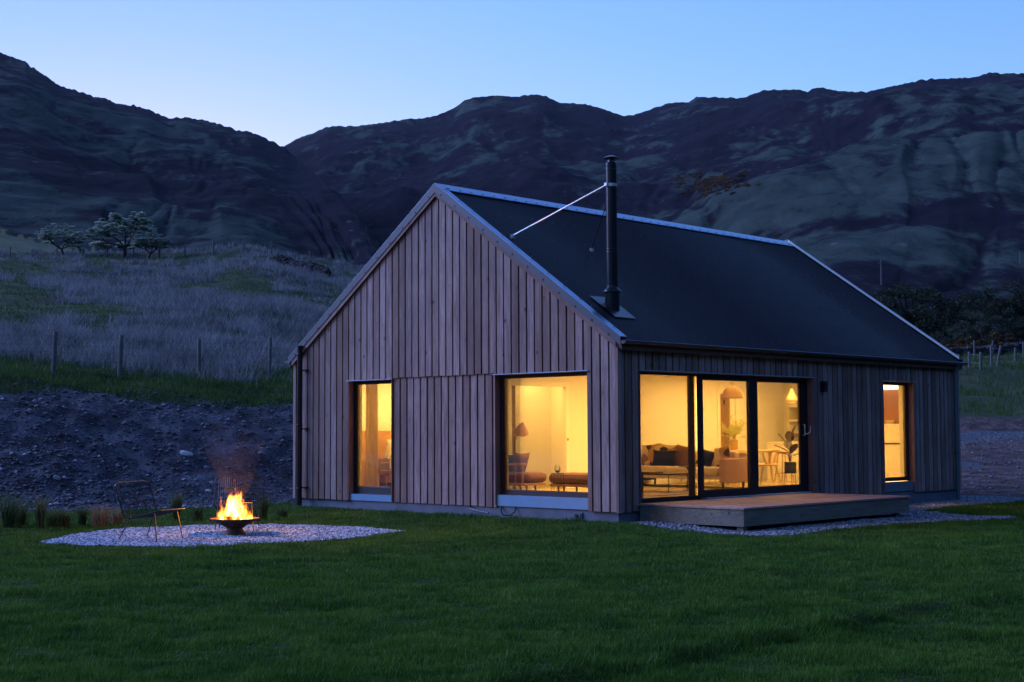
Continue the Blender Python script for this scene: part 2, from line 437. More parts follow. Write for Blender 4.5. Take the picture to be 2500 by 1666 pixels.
# ------------------------------------------------------------------ ground shape
FOOT = ([-.7, -.36, -.23, -.15, -.10, .1, .3], [28.2, 29.6, 31.4, 33.0, 34.5, 42, 52])
CREST = [(-900, 600), (0, 618), (306, 627), (459, 624), (582, 613), (650, 618), (719, 631), (800, 645), (880, 656), (1100, 690), (2000, 700)]
cu = [skydir(*p) for p in CREST]; CU = [c[0] for c in cu]; CE = [c[1] for c in cu]
TOPB = [(-900, 925), (0, 938), (129, 950), (323, 964), (484, 970), (700, 972), (1000, 985)]
tu = [skydir(*p) for p in TOPB]; TU = [c[0] for c in tu]; TE = [c[1] for c in tu]
LEDGE = [(-6, 6.2), (-1.5, 8.4), (.99, 10.0), (2.11, 11.4), (3.52, 13.0), (4.43, 13.6), (7, 14.9), (12, 17.5)]
def gz(s, d):
    s = np.asarray(s, float); d = np.asarray(d, float)
    dd = np.maximum(d, 1.0); u = s/dd
    foot = np.interp(u, *FOOT); te = np.interp(u, TU, TE); ce = np.interp(u, CU, CE)
    ztop = CAMP[2]+te*(foot+6.0)
    zf = CAMP[2]+(te+.0125)*(foot+9.5)
    base = np.full_like(d, -.25)
    zc = CAMP[2]+ce*150
    t = (d-foot)
    bank = base+(ztop-base)*sstep(-.4, 6.6, t)**.92
    verge = ztop+(zf-ztop)*np.clip((t-6.0)/3.5, 0, 1)
    k = np.clip((d-foot-9.5)/(150-foot-9.5), 0, 1)
    field = zf+(zc-zf)*(k**1.0)
    field = field+np.where(d > 150, -(d-150)*.3, 0)
    zl = np.where(t < 6.0, bank, np.where(t < 9.5, verge, field))
    zl = np.where(t < -.4, base, zl)
    zr = np.interp(d, [0, 33, 35, 60, 66, 69, 90, 95, 150, 180], [-.25, -.25, -.2, .94, 1.32, 2.2, 4.5, 5.2, 10.5, 12])
    w = sstep(-.05, .22, u)
    z = zl*(1-w)+zr*w
    far = sstep(34, 60, d)
    z = z+far*(fbm(s*.05, d*.05, 4)*1.0+fbm(s*.3, d*.3, 3)*.18)
    near = 1-sstep(28, 34, d)
    z = z+near*(fbm(s*.22, d*.22, 4)*.04+fbm(s*.9, d*1.3, 3)*.035)
    bk = sstep(.3, 2.0, t)*(1-sstep(8.5, 14, t))*(1-w)
    z = z+bk*(fbm(s*.35, d*.35, 5)*.30+fbm(s*1.7, d*1.7, 5, .6)*.13)
    # terrace ledge in the foreground lawn
    ld = np.interp(s, [p[0] for p in LEDGE], [p[1] for p in LEDGE])
    q = d-ld+fbm(s*.5, d*.5, 3)*.25
    z = z-.08*(1-sstep(-.22, .12, q))*sstep(0.5, 3, s+3)
    # rise towards the gable foot
    x = CAMP[0]+s*R2[0]+d*F2[0]; y = CAMP[1]+s*R2[1]+d*F2[1]
    z = z+.10*np.exp(-(np.maximum(-x, 0)/1.1)**2)*(x < 3)*sstep(-2.2, 0, y)*(1-sstep(9, 10.5, y))*(d < 34)
    # keep the footprint of the house flat
    ins = (x > -.1) & (x < 12.2) & (y > -.2) & (y < 9)
    z = np.where(ins, np.minimum(z, -.2), z)
    # little mounds round the gravel circle
    return z
CIRC = np.array([(-6.95, 21.09), (-6.97, 21.72), (-6.91, 22.66), (-6.6, 23.75), (-6.06, 24.3), (-5.45, 24.6), (-4.49, 24.75), (-3.47, 24.6), (-2.42, 24.05), (-1.73, 23.21), (-2.22, 22.16), (-3.29, 20.93), (-4.09, 20.46), (-4.94, 20.37), (-5.84, 20.5), (-6.51, 20.76)])
DECKG = np.array([(1.72, 23.75), (2.15, 23.2), (2.55, 22.6), (3.05, 22.1), (3.48, 21.69), (3.85, 21.6), (4.78, 22.47), (5.9, 23.5), (6.83, 24.28), (7.8, 25.0), (8.75, 25.5), (9.1, 25.9), (8.7, 26.6), (8.25, 27.2), (8.02, 27.9), (8.11, 28.33), (8.8, 29.3), (9.9, 30.4), (11.28, 31.74), (20, 38.5), (60, 75), (60, 400), (-4.62, 400), (-4.62, 29.9), (1.7, 23.8)])
def inpoly(P, s, d):
    r = np.zeros(s.shape, bool); j = len(P)-1
    for i in range(len(P)):
        xi, yi = P[i]; xj, yj = P[j]
        c = ((yi > d) != (yj > d)) & (s < (xj-xi)*(d-yi)/(yj-yi+1e-12)+xi)
        r ^= c; j = i
    return r
def masks(s, d):
    js = s+fbm(s*2.2, d*2.2, 3)*.07; jd = d+fbm(s*2.2+40, d*2.2, 3)*.07
    u = s/np.maximum(d, 1)
    foot = np.interp(u, *FOOT)
    w = sstep(-.05, .22, u)
    circ = inpoly(CIRC, js, jd); dg = inpoly(DECKG, js, jd)
    back = np.interp(u, [-.7, -.36, -.25, -.2, -.15, -.1], [28.0, 29.4, 30.2, 30.4, 30.6, 30.6])
    lawn = (jd < back) & ~circ & ~dg | ((u > .12) & (jd < 26) & ~dg) | ((u > .2) & ~dg & (jd < 45))
    lawn &= ~circ
    path = (u > -.24) & (jd >= back) & (jd < back+1.5) & (u < -.1)
    gravR = dg & (((d < 34.2+(u-.3)*-18) & (u > 0.0)) | ((d > 59.5) & (d < 66.2) & (u > .2)) | ((d < 30) & (u < .25)))
    patch = (u > .3) & (u < .326+.0*s) & (d > 42.5) & (d < 44)
    grav = circ | path | gravR | patch
    t = d-foot-fbm(s*.7, d*.0+3, 3)*1.2
    rough = np.where(w < .5, sstep(5.5, 6.5, t), sstep(68.3, 69.2, d))
    return lawn, grav & ~lawn, rough, circ

rows = list(np.arange(-6, 7, .25)); d_ = 7.0
while d_ < 178: rows.append(d_); d_ += max(.035, d_*.0042)
rows = np.array(rows); tc = np.linspace(-1, 1, 860)
D, T = np.meshgrid(rows, tc, indexing='ij')
S = T*(np.maximum(D, 3)*.60+5)
Z = gz(S, D)
lw, gv, rf, ci = masks(S, D)
XY = CAMP[:2]+S[..., None]*R2+D[..., None]*F2
V = np.concatenate([XY, Z[..., None]], -1).reshape(-1, 3)
nr, nc = D.shape
ii = (np.arange(nr-1)[:, None]*nc+np.arange(nc-1)[None]).ravel()
FQ = np.stack([ii, ii+1, ii+nc+1, ii+nc], 1)
g = npmesh('ground', V, FQ, M_ground, attrs={'m_grass': lw.ravel(), 'm_gravel': gv.ravel(), 'm_rough': rf.ravel(), 'm_brown': sstep(.1, .2, (S/np.maximum(D, 1))).ravel()}, smooth=True)
tag(g, kind='structure')

# ------------------------------------------------------------------ hills
LEFT = [(-900, -60), (-400, 40), (-150, 90), (0, 128), (61, 151), (99, 178), (149, 211), (199, 225), (226, 236), (253, 238), (283, 253), (337, 260), (371, 271), (409, 289), (455, 287), (501, 294), (543, 306), (578, 318), (608, 321), (647, 338), (693, 359), (722, 384), (762, 418), (805, 456), (850, 506), (900, 568), (1000, 690), (1100, 800)]
BACK = [(520, 420), (600, 392), (693, 359), (708, 348), (735, 335), (765, 325), (800, 309), (876, 308), (934, 300), (991, 291), (1037, 289), (1068, 281), (1106, 266), (1129, 249), (1152, 239), (1213, 233), (1255, 237), (1309, 230), (1335, 237), (1366, 251), (1431, 255), (1473, 266), (1500, 277), (1527, 284), (1565, 276), (1600, 263), (1634, 252), (1684, 249), (1699, 237), (1753, 238), (1814, 240), (1837, 230), (1868, 220), (1952, 219), (1971, 225), (1994, 213), (2052, 223), (2113, 225), (2136, 220), (2212, 204), (2251, 195), (2381, 189), (2415, 177), (2442, 180), (2500, 179), (2900, 150), (3500, 120)]
def hill(name, sky, r0f, r1f, z0f, mat, ncols, nrows, amp, pw, seed, gully):
    pts = [skydir(*p) for p in sky]; U = np.array([p[0] for p in pts]); E = np.array([p[1] for p in pts])
    us = np.linspace(U[0], U[-1], ncols)
    e1 = np.interp(us, U, E)
    du = us[1]-us[0]; kw = int(.045/du); kx = np.arange(-3*kw, 3*kw+1); kk = np.exp(-.5*(kx/kw)**2); kk /= kk.sum()
    es = np.convolve(np.pad(e1, 3*kw, mode='edge'), kk, 'valid')
    ts = np.concatenate([np.linspace(0, 1, nrows), [1.04, 1.12, 1.3]])
    T, UU = np.meshgrid(ts, us, indexing='ij')
    r0 = r0f(UU); r1 = r1f(UU); tt = np.clip(T, 0, 1); k3 = tt**2.5; E1 = es[None]*(1-k3)+e1[None]*k3; E1 = np.minimum(E1, e1[None]*1.25)
    Dd = r0+(r1-r0)*T
    z0 = z0f(UU); z1 = CAMP[2]+E1*r1
    Zz = z0+(z1-z0)*tt**pw
    Zz = Zz-np.where(T > 1, (T-1)*(z1-z0)*.5, 0)
    Ss = UU*Dd
    env = np.clip(tt*(1-tt)*4, 0, 1)**.7
    gl = np.abs(fbm(UU*gully+seed*3.1+fbm(tt*3+seed, UU*9, 3)*.9, tt*1.6+seed, 4))
    rel = fbm(Ss*.0055+seed, Dd*.0028, 5, .5)*amp*1.6+(np.minimum(gl, .25)-.2)*amp*.7+fbm(Ss*.024, Dd*.013+seed, 4)*amp*.22
    Zz = Zz+rel*env
    crag = fbm(Ss*.018+7, Dd*.008, 4)
    Zz = Zz+np.maximum(crag-.22, 0)*amp*.35*env
    Zz = Zz+(fbm(UU*260+seed, tt*8, 4)*2.2)*sstep(.9, 1, tt)
    XY = CAMP[:2]+Ss[..., None]*R2+Dd[..., None]*F2
    V = np.concatenate([XY, Zz[..., None]], -1).reshape(-1, 3)
    nr, nc = T.shape
    ii = (np.arange(nr-1)[:, None]*nc+np.arange(nc-1)[None]).ravel()
    heath = -(np.clip((.10-gl)/.10, 0, 1))*.05-(.05*sstep(-.20, -.13, UU) if name == 'hill' and seed == 2.0 else 0)+.05*np.clip(crag, -1, 1)*-.35-.022*sstep(.55, 1, tt)+.008*(1-tt)
    o = npmesh(name, V, np.stack([ii, ii+1, ii+nc+1, ii+nc], 1), mat, attrs={'heath': heath.ravel()}, smooth=True)
    tag(o, kind='structure')
    return us, T, Ss, Dd, Zz
hill('hill', LEFT, lambda u: 150+0*u, lambda u: 900+np.clip(-u-.15, 0, .5)*900-520*sstep(-.17, -.09, u), lambda u: np.interp(u, CU, CE)*150-6, M_hillL, 560, 260, 13, 1.12, 2.0, 11)
HB = hill('hill', BACK, lambda u: np.where(u < .1, 420, 175)+0*u if False else 420-245*sstep(-.02, .25, u), lambda u: 1750-350*sstep(.08, .3, u), lambda u: 22-13*sstep(-.02, .25, u), M_hillB, 760, 330, 20, 1.10, 5.0, 9)
KN = [(-900, 470), (-300, 520), (0, 561), (60, 576), (120, 597), (220, 611), (290, 618), (420, 640)]
hill('hill', KN, lambda u: 158+0*u, lambda u: 215+0*u, lambda u: np.interp(u, CU, CE)*150-5, M_knoll, 160, 60, .8, .8, 9.0, 30)
def blocker_ringhill():  # unseen hills added to block low sky, darkening long wall and glass reflections
    az = np.radians(np.linspace(30, 325, 330)); ts = np.linspace(0, 1, 60)
    T, A = np.meshgrid(ts, az, indexing='ij')
    deg = np.degrees(A)
    el = np.interp(deg, [30, 60, 95, 150, 185, 215, 240, 262, 300, 325], [.17, .33, .42, .40, .26, .15, .12, .13, .18, .24])*(1+.12*fbm(A*5, A*0+2, 4))
    r = 60+1300*T
    z = -1.5+(el*1360+1.5)*np.clip((T-.08)/.92, 0, 1)**1.2+fbm(np.cos(A)*r*.005, np.sin(A)*r*.005, 5)*25*T
    s_ = np.sin(A)*r; d_ = np.cos(A)*r
    XY = CAMP[:2]+s_[..., None]*R2+d_[..., None]*F2
    nr, nc = T.shape; ii = (np.arange(nr-1)[:, None]*nc+np.arange(nc-1)[None]).ravel()
    o = npmesh('hill', np.concatenate([XY, z[..., None]], -1).reshape(-1, 3), np.stack([ii, ii+1, ii+nc+1, ii+nc], 1), M_hillL, attrs={'heath': (z*0).ravel()}, smooth=True)
    tag(o, kind='structure')
    q = 2500; tag(npmesh('valley_floor', [(-q, -q, -1.6), (q, -q, -1.6), (q, q, -1.6), (-q, q, -1.6)], [[0, 1, 2, 3]], M_knoll), kind='structure')
blocker_ringhill()
def backz(s, d):
    u = s/d; us, T, Ss, Dd, Zz = HB
    j = int(np.clip(np.searchsorted(us, u), 1, len(us)-1))
    return float(np.interp(d, Dd[:, j], Zz[:, j]))

# ------------------------------------------------------------------ grass, rushes, stones
def blades(name, s, d, z, h, w, mat, lean=.35, kind='stuff', parent=None, cat=None, label=None, curve=False, world=False):
    n = len(s); a = rng.random(n)*2*pi; b = rng.random(n)*2*pi
    L = lean*h*rng.random(n)**.7
    if world: X, Y = s, d
    else:
        P = CAMP[:2]+s[:, None]*R2+d[:, None]*F2; X, Y = P[:, 0], P[:, 1]
    wx, wy = np.cos(a)*w/2, np.sin(a)*w/2; lx, ly = np.cos(b)*L, np.sin(b)*L
    rnd = rng.random(n)
    if not curve:
        V = np.stack([np.stack([X-wx, Y-wy, z], 1), np.stack([X+wx, Y+wy, z], 1), np.stack([X+lx, Y+ly, z+h], 1)], 1).reshape(-1, 3)
        Fc = np.arange(3*n).reshape(n, 3); at = np.repeat(rnd, 3)
    else:
        m1 = np.stack([X+lx*.35-wx*.8, Y+ly*.35-wy*.8, z+h*.62], 1); m2 = np.stack([X+lx*.35+wx*.8, Y+ly*.35+wy*.8, z+h*.62], 1)
        tp = np.stack([X+lx*1.15, Y+ly*1.15, z+h*(1-.25*(L/np.maximum(h, 1e-6))**1)], 1)
        V = np.stack([np.stack([X-wx, Y-wy, z], 1), np.stack([X+wx, Y+wy, z], 1), m2, m1, tp], 1).reshape(-1, 3)
        i = np.arange(n)*5
        Fc = np.concatenate([np.stack([i, i+1, i+2], 1), np.stack([i, i+2, i+3], 1), np.stack([i+3, i+2, i+4], 1)]); at = np.repeat(rnd, 5)
    o = npmesh(name, V, Fc, mat, parent, {'rnd': at})
    if kind: tag(o, label, cat, kind=kind)
    return o
def scatter(n, d0, d1, wid=.46, pw=1.0):
    """points with falling density with distance"""
    q = rng.random(n); d = d0*(d1/d0)**(q**pw)
    s = (rng.random(n)*2-1)*(wid*d+.6)
    return s, d
s, d = scatter(1400000, 7.2, 36, .47, .82)
l, gvv, r_, c_ = masks(s, d)
x = CAMP[0]+s*R2[0]+d*F2[0]; y = CAMP[1]+s*R2[1]+d*F2[1]
keep = l & ~((x > -.06) & (x < 12.1) & (y > -.06) & (y < 9))
s, d = s[keep], d[keep]
cl = fbm(s*2.6, d*3.2, 4, .6); cl2 = fbm(s*.7+5, d*1.4, 3)
h = (.028+.026*rng.random(len(s)))*(1+1.5*cl+1.0*cl2)*np.clip(1.25-.012*d, .8, 1.2)
h = np.clip(h, .012, .13)
w = .0035+.00045*d
blades('lawn_grass', s, d, gz(s, d)-.004, h, w*(.5+.5*rng.random(len(s))), M_lawn, .75, label='dark green mown lawn grass in front of the house', cat='grass')
# verge grass on the lip of the bank and rough tussocks of the field
def field_blades(name, n_cl, per, dlo, dhi, mat, hh, spread, cond, wid=.45, lean=.5, label=None, wmul=1.0):
    sc, dc = scatter(n_cl, dlo, dhi, wid, 1.0)
    ok = cond(sc, dc); sc, dc = sc[ok], dc[ok]
    hs = hh*(.6+.7*rng.random(len(sc)))
    S_ = np.repeat(sc, per)+rng.normal(0, spread, len(sc)*per); D_ = np.repeat(dc, per)+rng.normal(0, spread, len(sc)*per)
    H_ = np.repeat(hs, per)*(.5+.6*rng.random(len(S_)))
    w_ = np.maximum(.008, .00042*D_)*wmul
    blades(name, S_, D_, gz(S_, D_)-.02, H_, w_, mat, lean, label=label, cat='grass')
def foot_t(s, d): return d-np.interp(s/d, *FOOT)
def rcond(s, d):
    t = foot_t(s, d)-fbm(s*.7, d*0+3, 3)*1.2
    k = np.clip(d/60, .8, 2.0)
    n = fbm(s*.07, d*.05, 4)+.55*fbm(s*.55/k, d*.35/k, 3)
    return (s/d < .02) & (t > 9) & (n > -.07)
def lcond(lo, hi, thr=-9, inv=False):
    def f(s, d):
        t = foot_t(s, d)-fbm(s*.7, d*0+3, 3)*1.2
        n = fbm(s*.07, d*.05, 4)
        return (s/d < .02) & (t > lo) & (t < hi) & ((n < thr) if inv else (n > thr))
    return f
field_blades('verge_grass', 26000, 9, 34, 50, M_verge, .20, .14, lcond(5.6, 12.5), .4, .6, 'green verge grass hanging over the top of the dirt bank', 1.3)
field_blades('rushes', 15000, 24, 41, 152, M_rush, .52, .24, rcond, .4, 1.0, 'pale dry rushes covering the hillside field', 1.1)
field_blades('meadow_grass', 22000, 9, 41, 150, M_verge, .16, .30, lcond(9.0, 200, .9, True), .4, .6, 'green meadow grass between the rushes', 1.6)
field_blades('meadow_grass', 9000, 9, 69, 152, M_verge, .42, .30, lambda s, d: (s/d > .27) & (d > 69.3), .5, .6, 'rough green grass field beyond the driveway', 1.2)

OCT = np.array([(1, 0, 0), (-1, 0, 0), (0, 1, 0), (0, -1, 0), (0, 0, 1), (0, 0, -1), (.6, .6, .35), (-.6, .6, -.3), (.6, -.6, .3), (-.6, -.6, .4)], float)
OCTF = np.array([(0, 6, 4), (6, 2, 4), (2, 1, 4), (1, 9, 4), (9, 3, 4), (3, 8, 4), (8, 0, 4), (0, 2, 6), (2, 0, 5), (1, 2, 5), (3, 1, 5), (0, 3, 5), (3, 0, 8), (1, 3, 9)])
def stones(name, s, d, z, r, mat, flat=.6):
    n = len(s); P = CAMP[:2]+s[:, None]*R2+d[:, None]*F2
    a = rng.random(n)*2*pi; ca, sa = np.cos(a), np.sin(a)
    q = OCT[None]*(.7+.6*rng.random((n, len(OCT), 1)))
    ex = .7+.8*rng.random(n)
    qx = q[..., 0]*ex[:, None]; qy = q[..., 1]; qz = q[..., 2]*flat
    X = (qx*ca[:, None]-qy*sa[:, None])*r[:, None]+P[:, :1]
    Y = (qx*sa[:, None]+qy*ca[:, None])*r[:, None]+P[:, 1:]
    Zs = qz*r[:, None]+z[:, None]
    V = np.stack([X, Y, Zs], -1).reshape(-1, 3)
    Fc = (OCTF[None]+(np.arange(n)*len(OCT))[:, None, None]).reshape(-1, 3)
    o = npmesh(name, V, Fc, mat, attrs={'rnd': np.repeat(rng.random(n), len(OCT))})
    return o
def stonemat(name, stops):
    m, nt, b = newmat(name); c = ramp(nt, attr(nt, 'rnd'), stops)
    nt.links.new(c, b.inputs['Base Color']); b.inputs['Roughness'].default_value = .85; return m
M_chip = stonemat('pale_chippings', [(0, (.03, .04, .07)), (.3, (.14, .19, .27)), (.7, (.34, .44, .58)), (1, (.70, .80, .90))])
M_chip2 = stonemat('grey_chippings', [(0, (.05, .055, .07)), (.4, (.14, .16, .19)), (.8, (.24, .26, .31)), (1, (.45, .46, .50))])
M_rub = stonemat('bank_rubble', [(0, (.025, .027, .034)), (.5, (.08, .09, .115)), (.85, (.16, .185, .23)), (1, (.34, .38, .46))])
s = rng.uniform(-7.2, -1.5, 52000); d = rng.uniform(20, 25, 52000)
l, gvv, r_, c_ = masks(s, d); s, d = s[c_], d[c_]
tag(stones('gravel', s, d, gz(s, d)+.006, .012+.018*rng.random(len(s)), M_chip), 'circle of pale stone chippings around the fire bowl', 'gravel', kind='stuff')
s = rng.uniform(1.5, 14, 110000); d = rng.uniform(21.4, 35, 110000)
l, gvv, r_, c_ = masks(s, d); x = CAMP[0]+s*R2[0]+d*F2[0]; y = CAMP[1]+s*R2[1]+d*F2[1]
k = gvv & ~((x > .0) & (y > 0.02) & (x < 12)); s, d = s[k], d[k]
tag(stones('gravel', s, d, gz(s, d)+.006, .014+.018*rng.random(len(s)), M_chip2), 'grey gravel strip around the timber deck and house wall', 'gravel', kind='stuff')
s = rng.uniform(-17, -3, 90000); d = rng.uniform(28, 42, 90000)
t = foot_t(s, d); k = (t > -1.6) & (t < 6.3) & (d > 29.5) & (s > -.45*d); l, gvv, r_, c_ = masks(s, d); k &= ~l; s, d = s[k], d[k]; t = t[k]
lowl = (1-sstep(1.0, 4.5, t))*(1-sstep(-.33, -.2, s/d))
keep = rng.random(len(s)) < .34+.66*lowl; s, d = s[keep], d[keep]
r = .008+.045*rng.random(len(s))**10+.012*rng.random(len(s))**2
tag(stones('rubble', s, d, gz(s, d)+r*.15, r*1.25, M_rub), 'loose stones scattered over the dirt bank', 'stones', kind='stuff')
s = rng.uniform(9, 30, 14000); d = rng.uniform(33, 69, 14000)
k = (s/d > .29); s, d = s[k], d[k]; r = .014+.03*rng.random(len(s))**3
tag(stones('rubble', s, d, gz(s, d)+r*.15, r*1.2, M_rub), 'small stones scattered over the bare dirt by the driveway', 'stones', kind='stuff')

M_rockw = simple('pale_rock', (.55, .58, .60), .8, 0, .15, 12)
M_rockg = simple('grey_rock', (.20, .21, .24), .85, 0, .3, 9)
def rock(px, py, dd, r, mat, label):
    u, e = skydir(px, py); s_ = u*dd; z = float(gz(np.array([s_]), np.array([dd]))[0])
    m = MB(); m.blob((0, 0, 0), (r[0], r[1], r[2]), .8, 9, 6, .16)
    o = m.build('rock', mat, None, False); o.location = W(s_, dd, z+r[2]*.35); o.rotation_euler = (random.uniform(-.3, .3), .2, YAW-pi/2+random.uniform(-.4, .4))
    return tag(o, label, 'rock', 'larger rocks lying on the dirt bank')
rock(455, 1090, 34.0, (.16, .08, .06), M_rockw, 'bright white oblong rock halfway up the dirt bank')
rock(71, 1067, 34.2, (.07, .06, .06), M_rockg, 'round pale rock high on the left of the dirt bank')
rock(140, 1135, 31.6, (.09, .07, .06), M_rockg, 'blocky rock low on the left of the dirt bank above the tall grasses')
rock(195, 1205, 30.7, (.11, .06, .04), M_rockg, 'flat slab rock at the foot of the dirt bank left of the wire chair')
rock(370, 1190, 31.6, (.22, .07, .05), M_rockg, 'long slab rock at the foot of the bank behind the wire chair')
rock(509, 1187, 32.6, (.08, .05, .04), M_rockw, 'pale rock at the foot of the bank just left of the flames')
rock(519, 1144, 33.0, (.09, .06, .05), M_rockg, 'grey rock above the flames on the dirt bank')
rock(505, 1109, 33.8, (.08, .05, .04), M_rockg, 'rounded rock right of the bright white rock on the bank')

# ------------------------------------------------------------------ fences, walls, pole
def gzf(s, d): return float(gz(np.array([float(s)]), np.array([float(d)]))[0])
def fence(name, label, posts, wires, mat_post=M_post, wire_r=.003, grp=None, wire_top=None):
    """posts: (s,d,height,radius,lean)"""
    o0 = posts[0]; t = empty(name, label, 'fence', W(o0[0], o0[1], gzf(o0[0], o0[1])), 0, grp)
    L = Vector(t.location)
    pts = []
    for (s_, d_, h_, r_, ln) in posts:
        z = gzf(s_, d_); p = Vector(W(s_, d_, z))-L
        m = MB(); q = p+Vector((ln*R2[0], ln*R2[1], h_))
        m.tube([p+Vector((0, 0, -.2)), p*.5+q*.5, q-Vector((0, 0, .02)), q], [r_*1.05, r_, r_, r_*.8], 8)
        m.build('post', mat_post, t, True); pts.append((p, q))
    if wires:
        m = MB()
        for k in wires:
            line = [p+(q-p)*k for p, q in pts]
            out = []
            for a, b in zip(line[:-1], line[1:]):
                for i in range(4): f = i/4; out.append(a*(1-f)+b*f-Vector((0, 0, .03*4*f*(1-f))))
            out.append(line[-1]); m.tube(out, wire_r, 4)
        for a, b in zip(pts[:-1], pts[1:]):
            n = max(2, int((b[0]-a[0]).length/.18))
            if n > 60: continue
            for i in range(1, n):
                f = i/n; p = a[0]*(1-f)+b[0]*f; q = a[1]*(1-f)+b[1]*f
                m.tube([p+(q-p)*wires[0]-Vector((0, 0, .02)), p+(q-p)*wires[-2]-Vector((0, 0, .03))], wire_r*.6, 3)
        m.build('wire_mesh', M_wire, t)
    return t
def onhill(px, py):
    u, e = skydir(px, py)
    for d in np.arange(185, 1700, 5):
        if backz(u*d, d) >= CAMP[2]+e*d: return u*d, float(d)
    return u*400, 400.0
def PS(px, d): return skydir(px, 900)[0]*d
near = [(PS(-160, 37), 37, 1.2, .065, .0), (PS(130, 38.5), 38.5, 1.22, .065, .05), (PS(292, 39.6), 39.6, 1.18, .065, .04), (PS(486, 41.5), 41.5, 1.16, .055, .0), (PS(658, 43), 43, 1.16, .05, .02), (PS(820, 45), 45, 1.15, .055, .0)]
fence('field_fence', 'weathered post and wire fence along the top of the dirt bank', near, [.12, .35, .55, .72, .9], wire_r=.004)
crest = [(PS(p, dd), dd, h, .075, l) for p, dd, h, l in [(20, 143, 1.0, 0), (75, 143, .9, .05), (135, 142, 1.1, 0), (197, 142, 1.0, .1), (257, 141, 1.2, .05), (323, 141, 1.2, 0), (386, 141, 1.1, 0), (449, 140, 1.3, 0), (519, 136, 1.7, -.05), (592, 137, 1.6, .05), (661, 138, 1.5, 0), (755, 138, 1.4, 0)]]
fence('crest_fence', 'thin row of far fence posts along the crest below the hawthorn trees', crest, [.3, .85], wire_r=.008)
right = [(PS(p, dd), dd, h, .085, l) for p, dd, h, l in [(2318, 92, 1.1, 0), (2341, 91, 1.25, .02), (2367, 93, 1.1, 0), (2394, 92, 1.2, .03), (2421, 96, 1.35, 0), (2434, 95, 1.4, .3), (2480, 102, 1.0, 0), (2530, 106, 1.0, 0)]]
fence('paddock_fence', 'short uneven row of pale fence posts right of the house beyond the driveway', right, [.4, .85], wire_r=.006)
fence('track_fence', 'pair of far fence posts behind the paddock fence near the stone wall', [(PS(2380, 112), 112, 1.4, .08, 0), (PS(2424, 113), 113, 1.2, .08, .05), (PS(2500, 114), 114, 1.2, .08, 0)], None)

def drywall(name, label, p0, p1, h, nst, tumble=0.0):
    t0 = Vector(W(p0[0], p0[1], gzf(*p0))); m = MB()
    for i in range(nst):
        f = random.random(); s_ = p0[0]+(p1[0]-p0[0])*f; d_ = p0[1]+(p1[1]-p0[1])*f
        hh = h*(1-tumble*f)*random.uniform(0, 1)
        p = Vector(W(s_, d_, gzf(s_, d_)+hh))-t0
        r = random.uniform(.12, .3)
        m.blob((p.x+random.uniform(-.2, .2), p.y+random.uniform(-.2, .2), p.z), (r, r, r*.6), .75, 6, 4, .2)
    o = m.build(name, M_stonewall, None); o.location = t0
    return tag(o, label, 'wall')
drywall('dry_stone_wall', 'tumbled dry stone wall on the crest just left of the house roof', (PS(672, 128), 128), (PS(800, 122), 122), .9, 700, .3)
drywall('dry_stone_wall', 'long low dry stone wall across the field right of the house', (PS(2200, 118), 118), (PS(2620, 118), 118), .7, 1100)

s_, d_ = onhill(2152, 700)
t = empty('utility_pole', 'slim pale utility pole standing on the hillside behind the roof', 'pole', W(s_, d_, backz(s_, d_)-1))
PH = 62/FPX*d_+1
MB().tube([(0, 0, 0), (0, 0, PH)], [.16, .13], 8).build('pole', M_post, t, True)
MB().box(-.8, .8, -.06, .06, PH-.7, PH-.55).build('crossarm', M_post, t)
s_, d_ = onhill(2491, 645)
t = empty('utility_pole', 'far utility pole near the right end of the hillside', 'pole', W(s_, d_, backz(s_, d_)-1))
MB().tube([(0, 0, 0), (0, 0, 30/FPX*d_+1)], [.16, .13], 8).build('pole', M_post, t, True)

# ------------------------------------------------------------------ trees
def leafcloud(centers, per, size, mat, parent, name='crown', flat=.5):
    cs = np.array([c[:3] for c in centers]); rs = np.array([c[3] for c in centers])
    n = len(cs)*per
    v = rng.normal(0, 1, (n, 3)); v /= np.linalg.norm(v, axis=1)[:, None]; rad = rng.random(n)**.45
    R = np.repeat(rs, per); P = np.repeat(cs, per, 0)+v*(rad*R)[:, None]*np.array([1, 1, flat])
    a = rng.normal(0, 1, (n, 3)); a[:, 2] *= .45; a /= np.linalg.norm(a, axis=1)[:, None]
    b = np.cross(a, rng.normal(0, 1, (n, 3))); b /= np.linalg.norm(b, axis=1)[:, None]
    sz = size*(.5+rng.random(n))
    V = np.stack([P-a*sz[:, None], P+b*sz[:, None]*.55, P+a*sz[:, None], P-b*sz[:, None]*.55], 1).reshape(-1, 3)
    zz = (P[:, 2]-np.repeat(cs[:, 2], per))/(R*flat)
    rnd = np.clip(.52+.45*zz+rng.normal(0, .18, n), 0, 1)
    return npmesh(name, V, np.arange(4*n).reshape(n, 4), mat, parent, {'rnd': np.repeat(rnd, 4)})
def limb(m, p, dirv, L, r, depth, tips, up=.25, spread=.7):
    pts = [Vector(p)]; d = Vector(dirv).normalized(); n = 5
    for i in range(n):
        d = (d+Vector((random.uniform(-.3, .3), random.uniform(-.3, .3), random.uniform(-.15, up)))).normalized()
        pts.append(pts[-1]+d*L/n)
    m.tube(pts, [r*(1-.5*i/n) for i in range(n+1)], 6)
    if depth == 0: tips.append(pts[-1]); tips.append(pts[3]); return
    for k in range(3):
        a = random.uniform(0, 2*pi); dd = (d+Vector((cos(a), sin(a), random.uniform(-.1, .4)))*spread).normalized()
        limb(m, pts[-1 if k < 2 else 3], dd, L*.68, r*.5, depth-1, tips, up, spread)
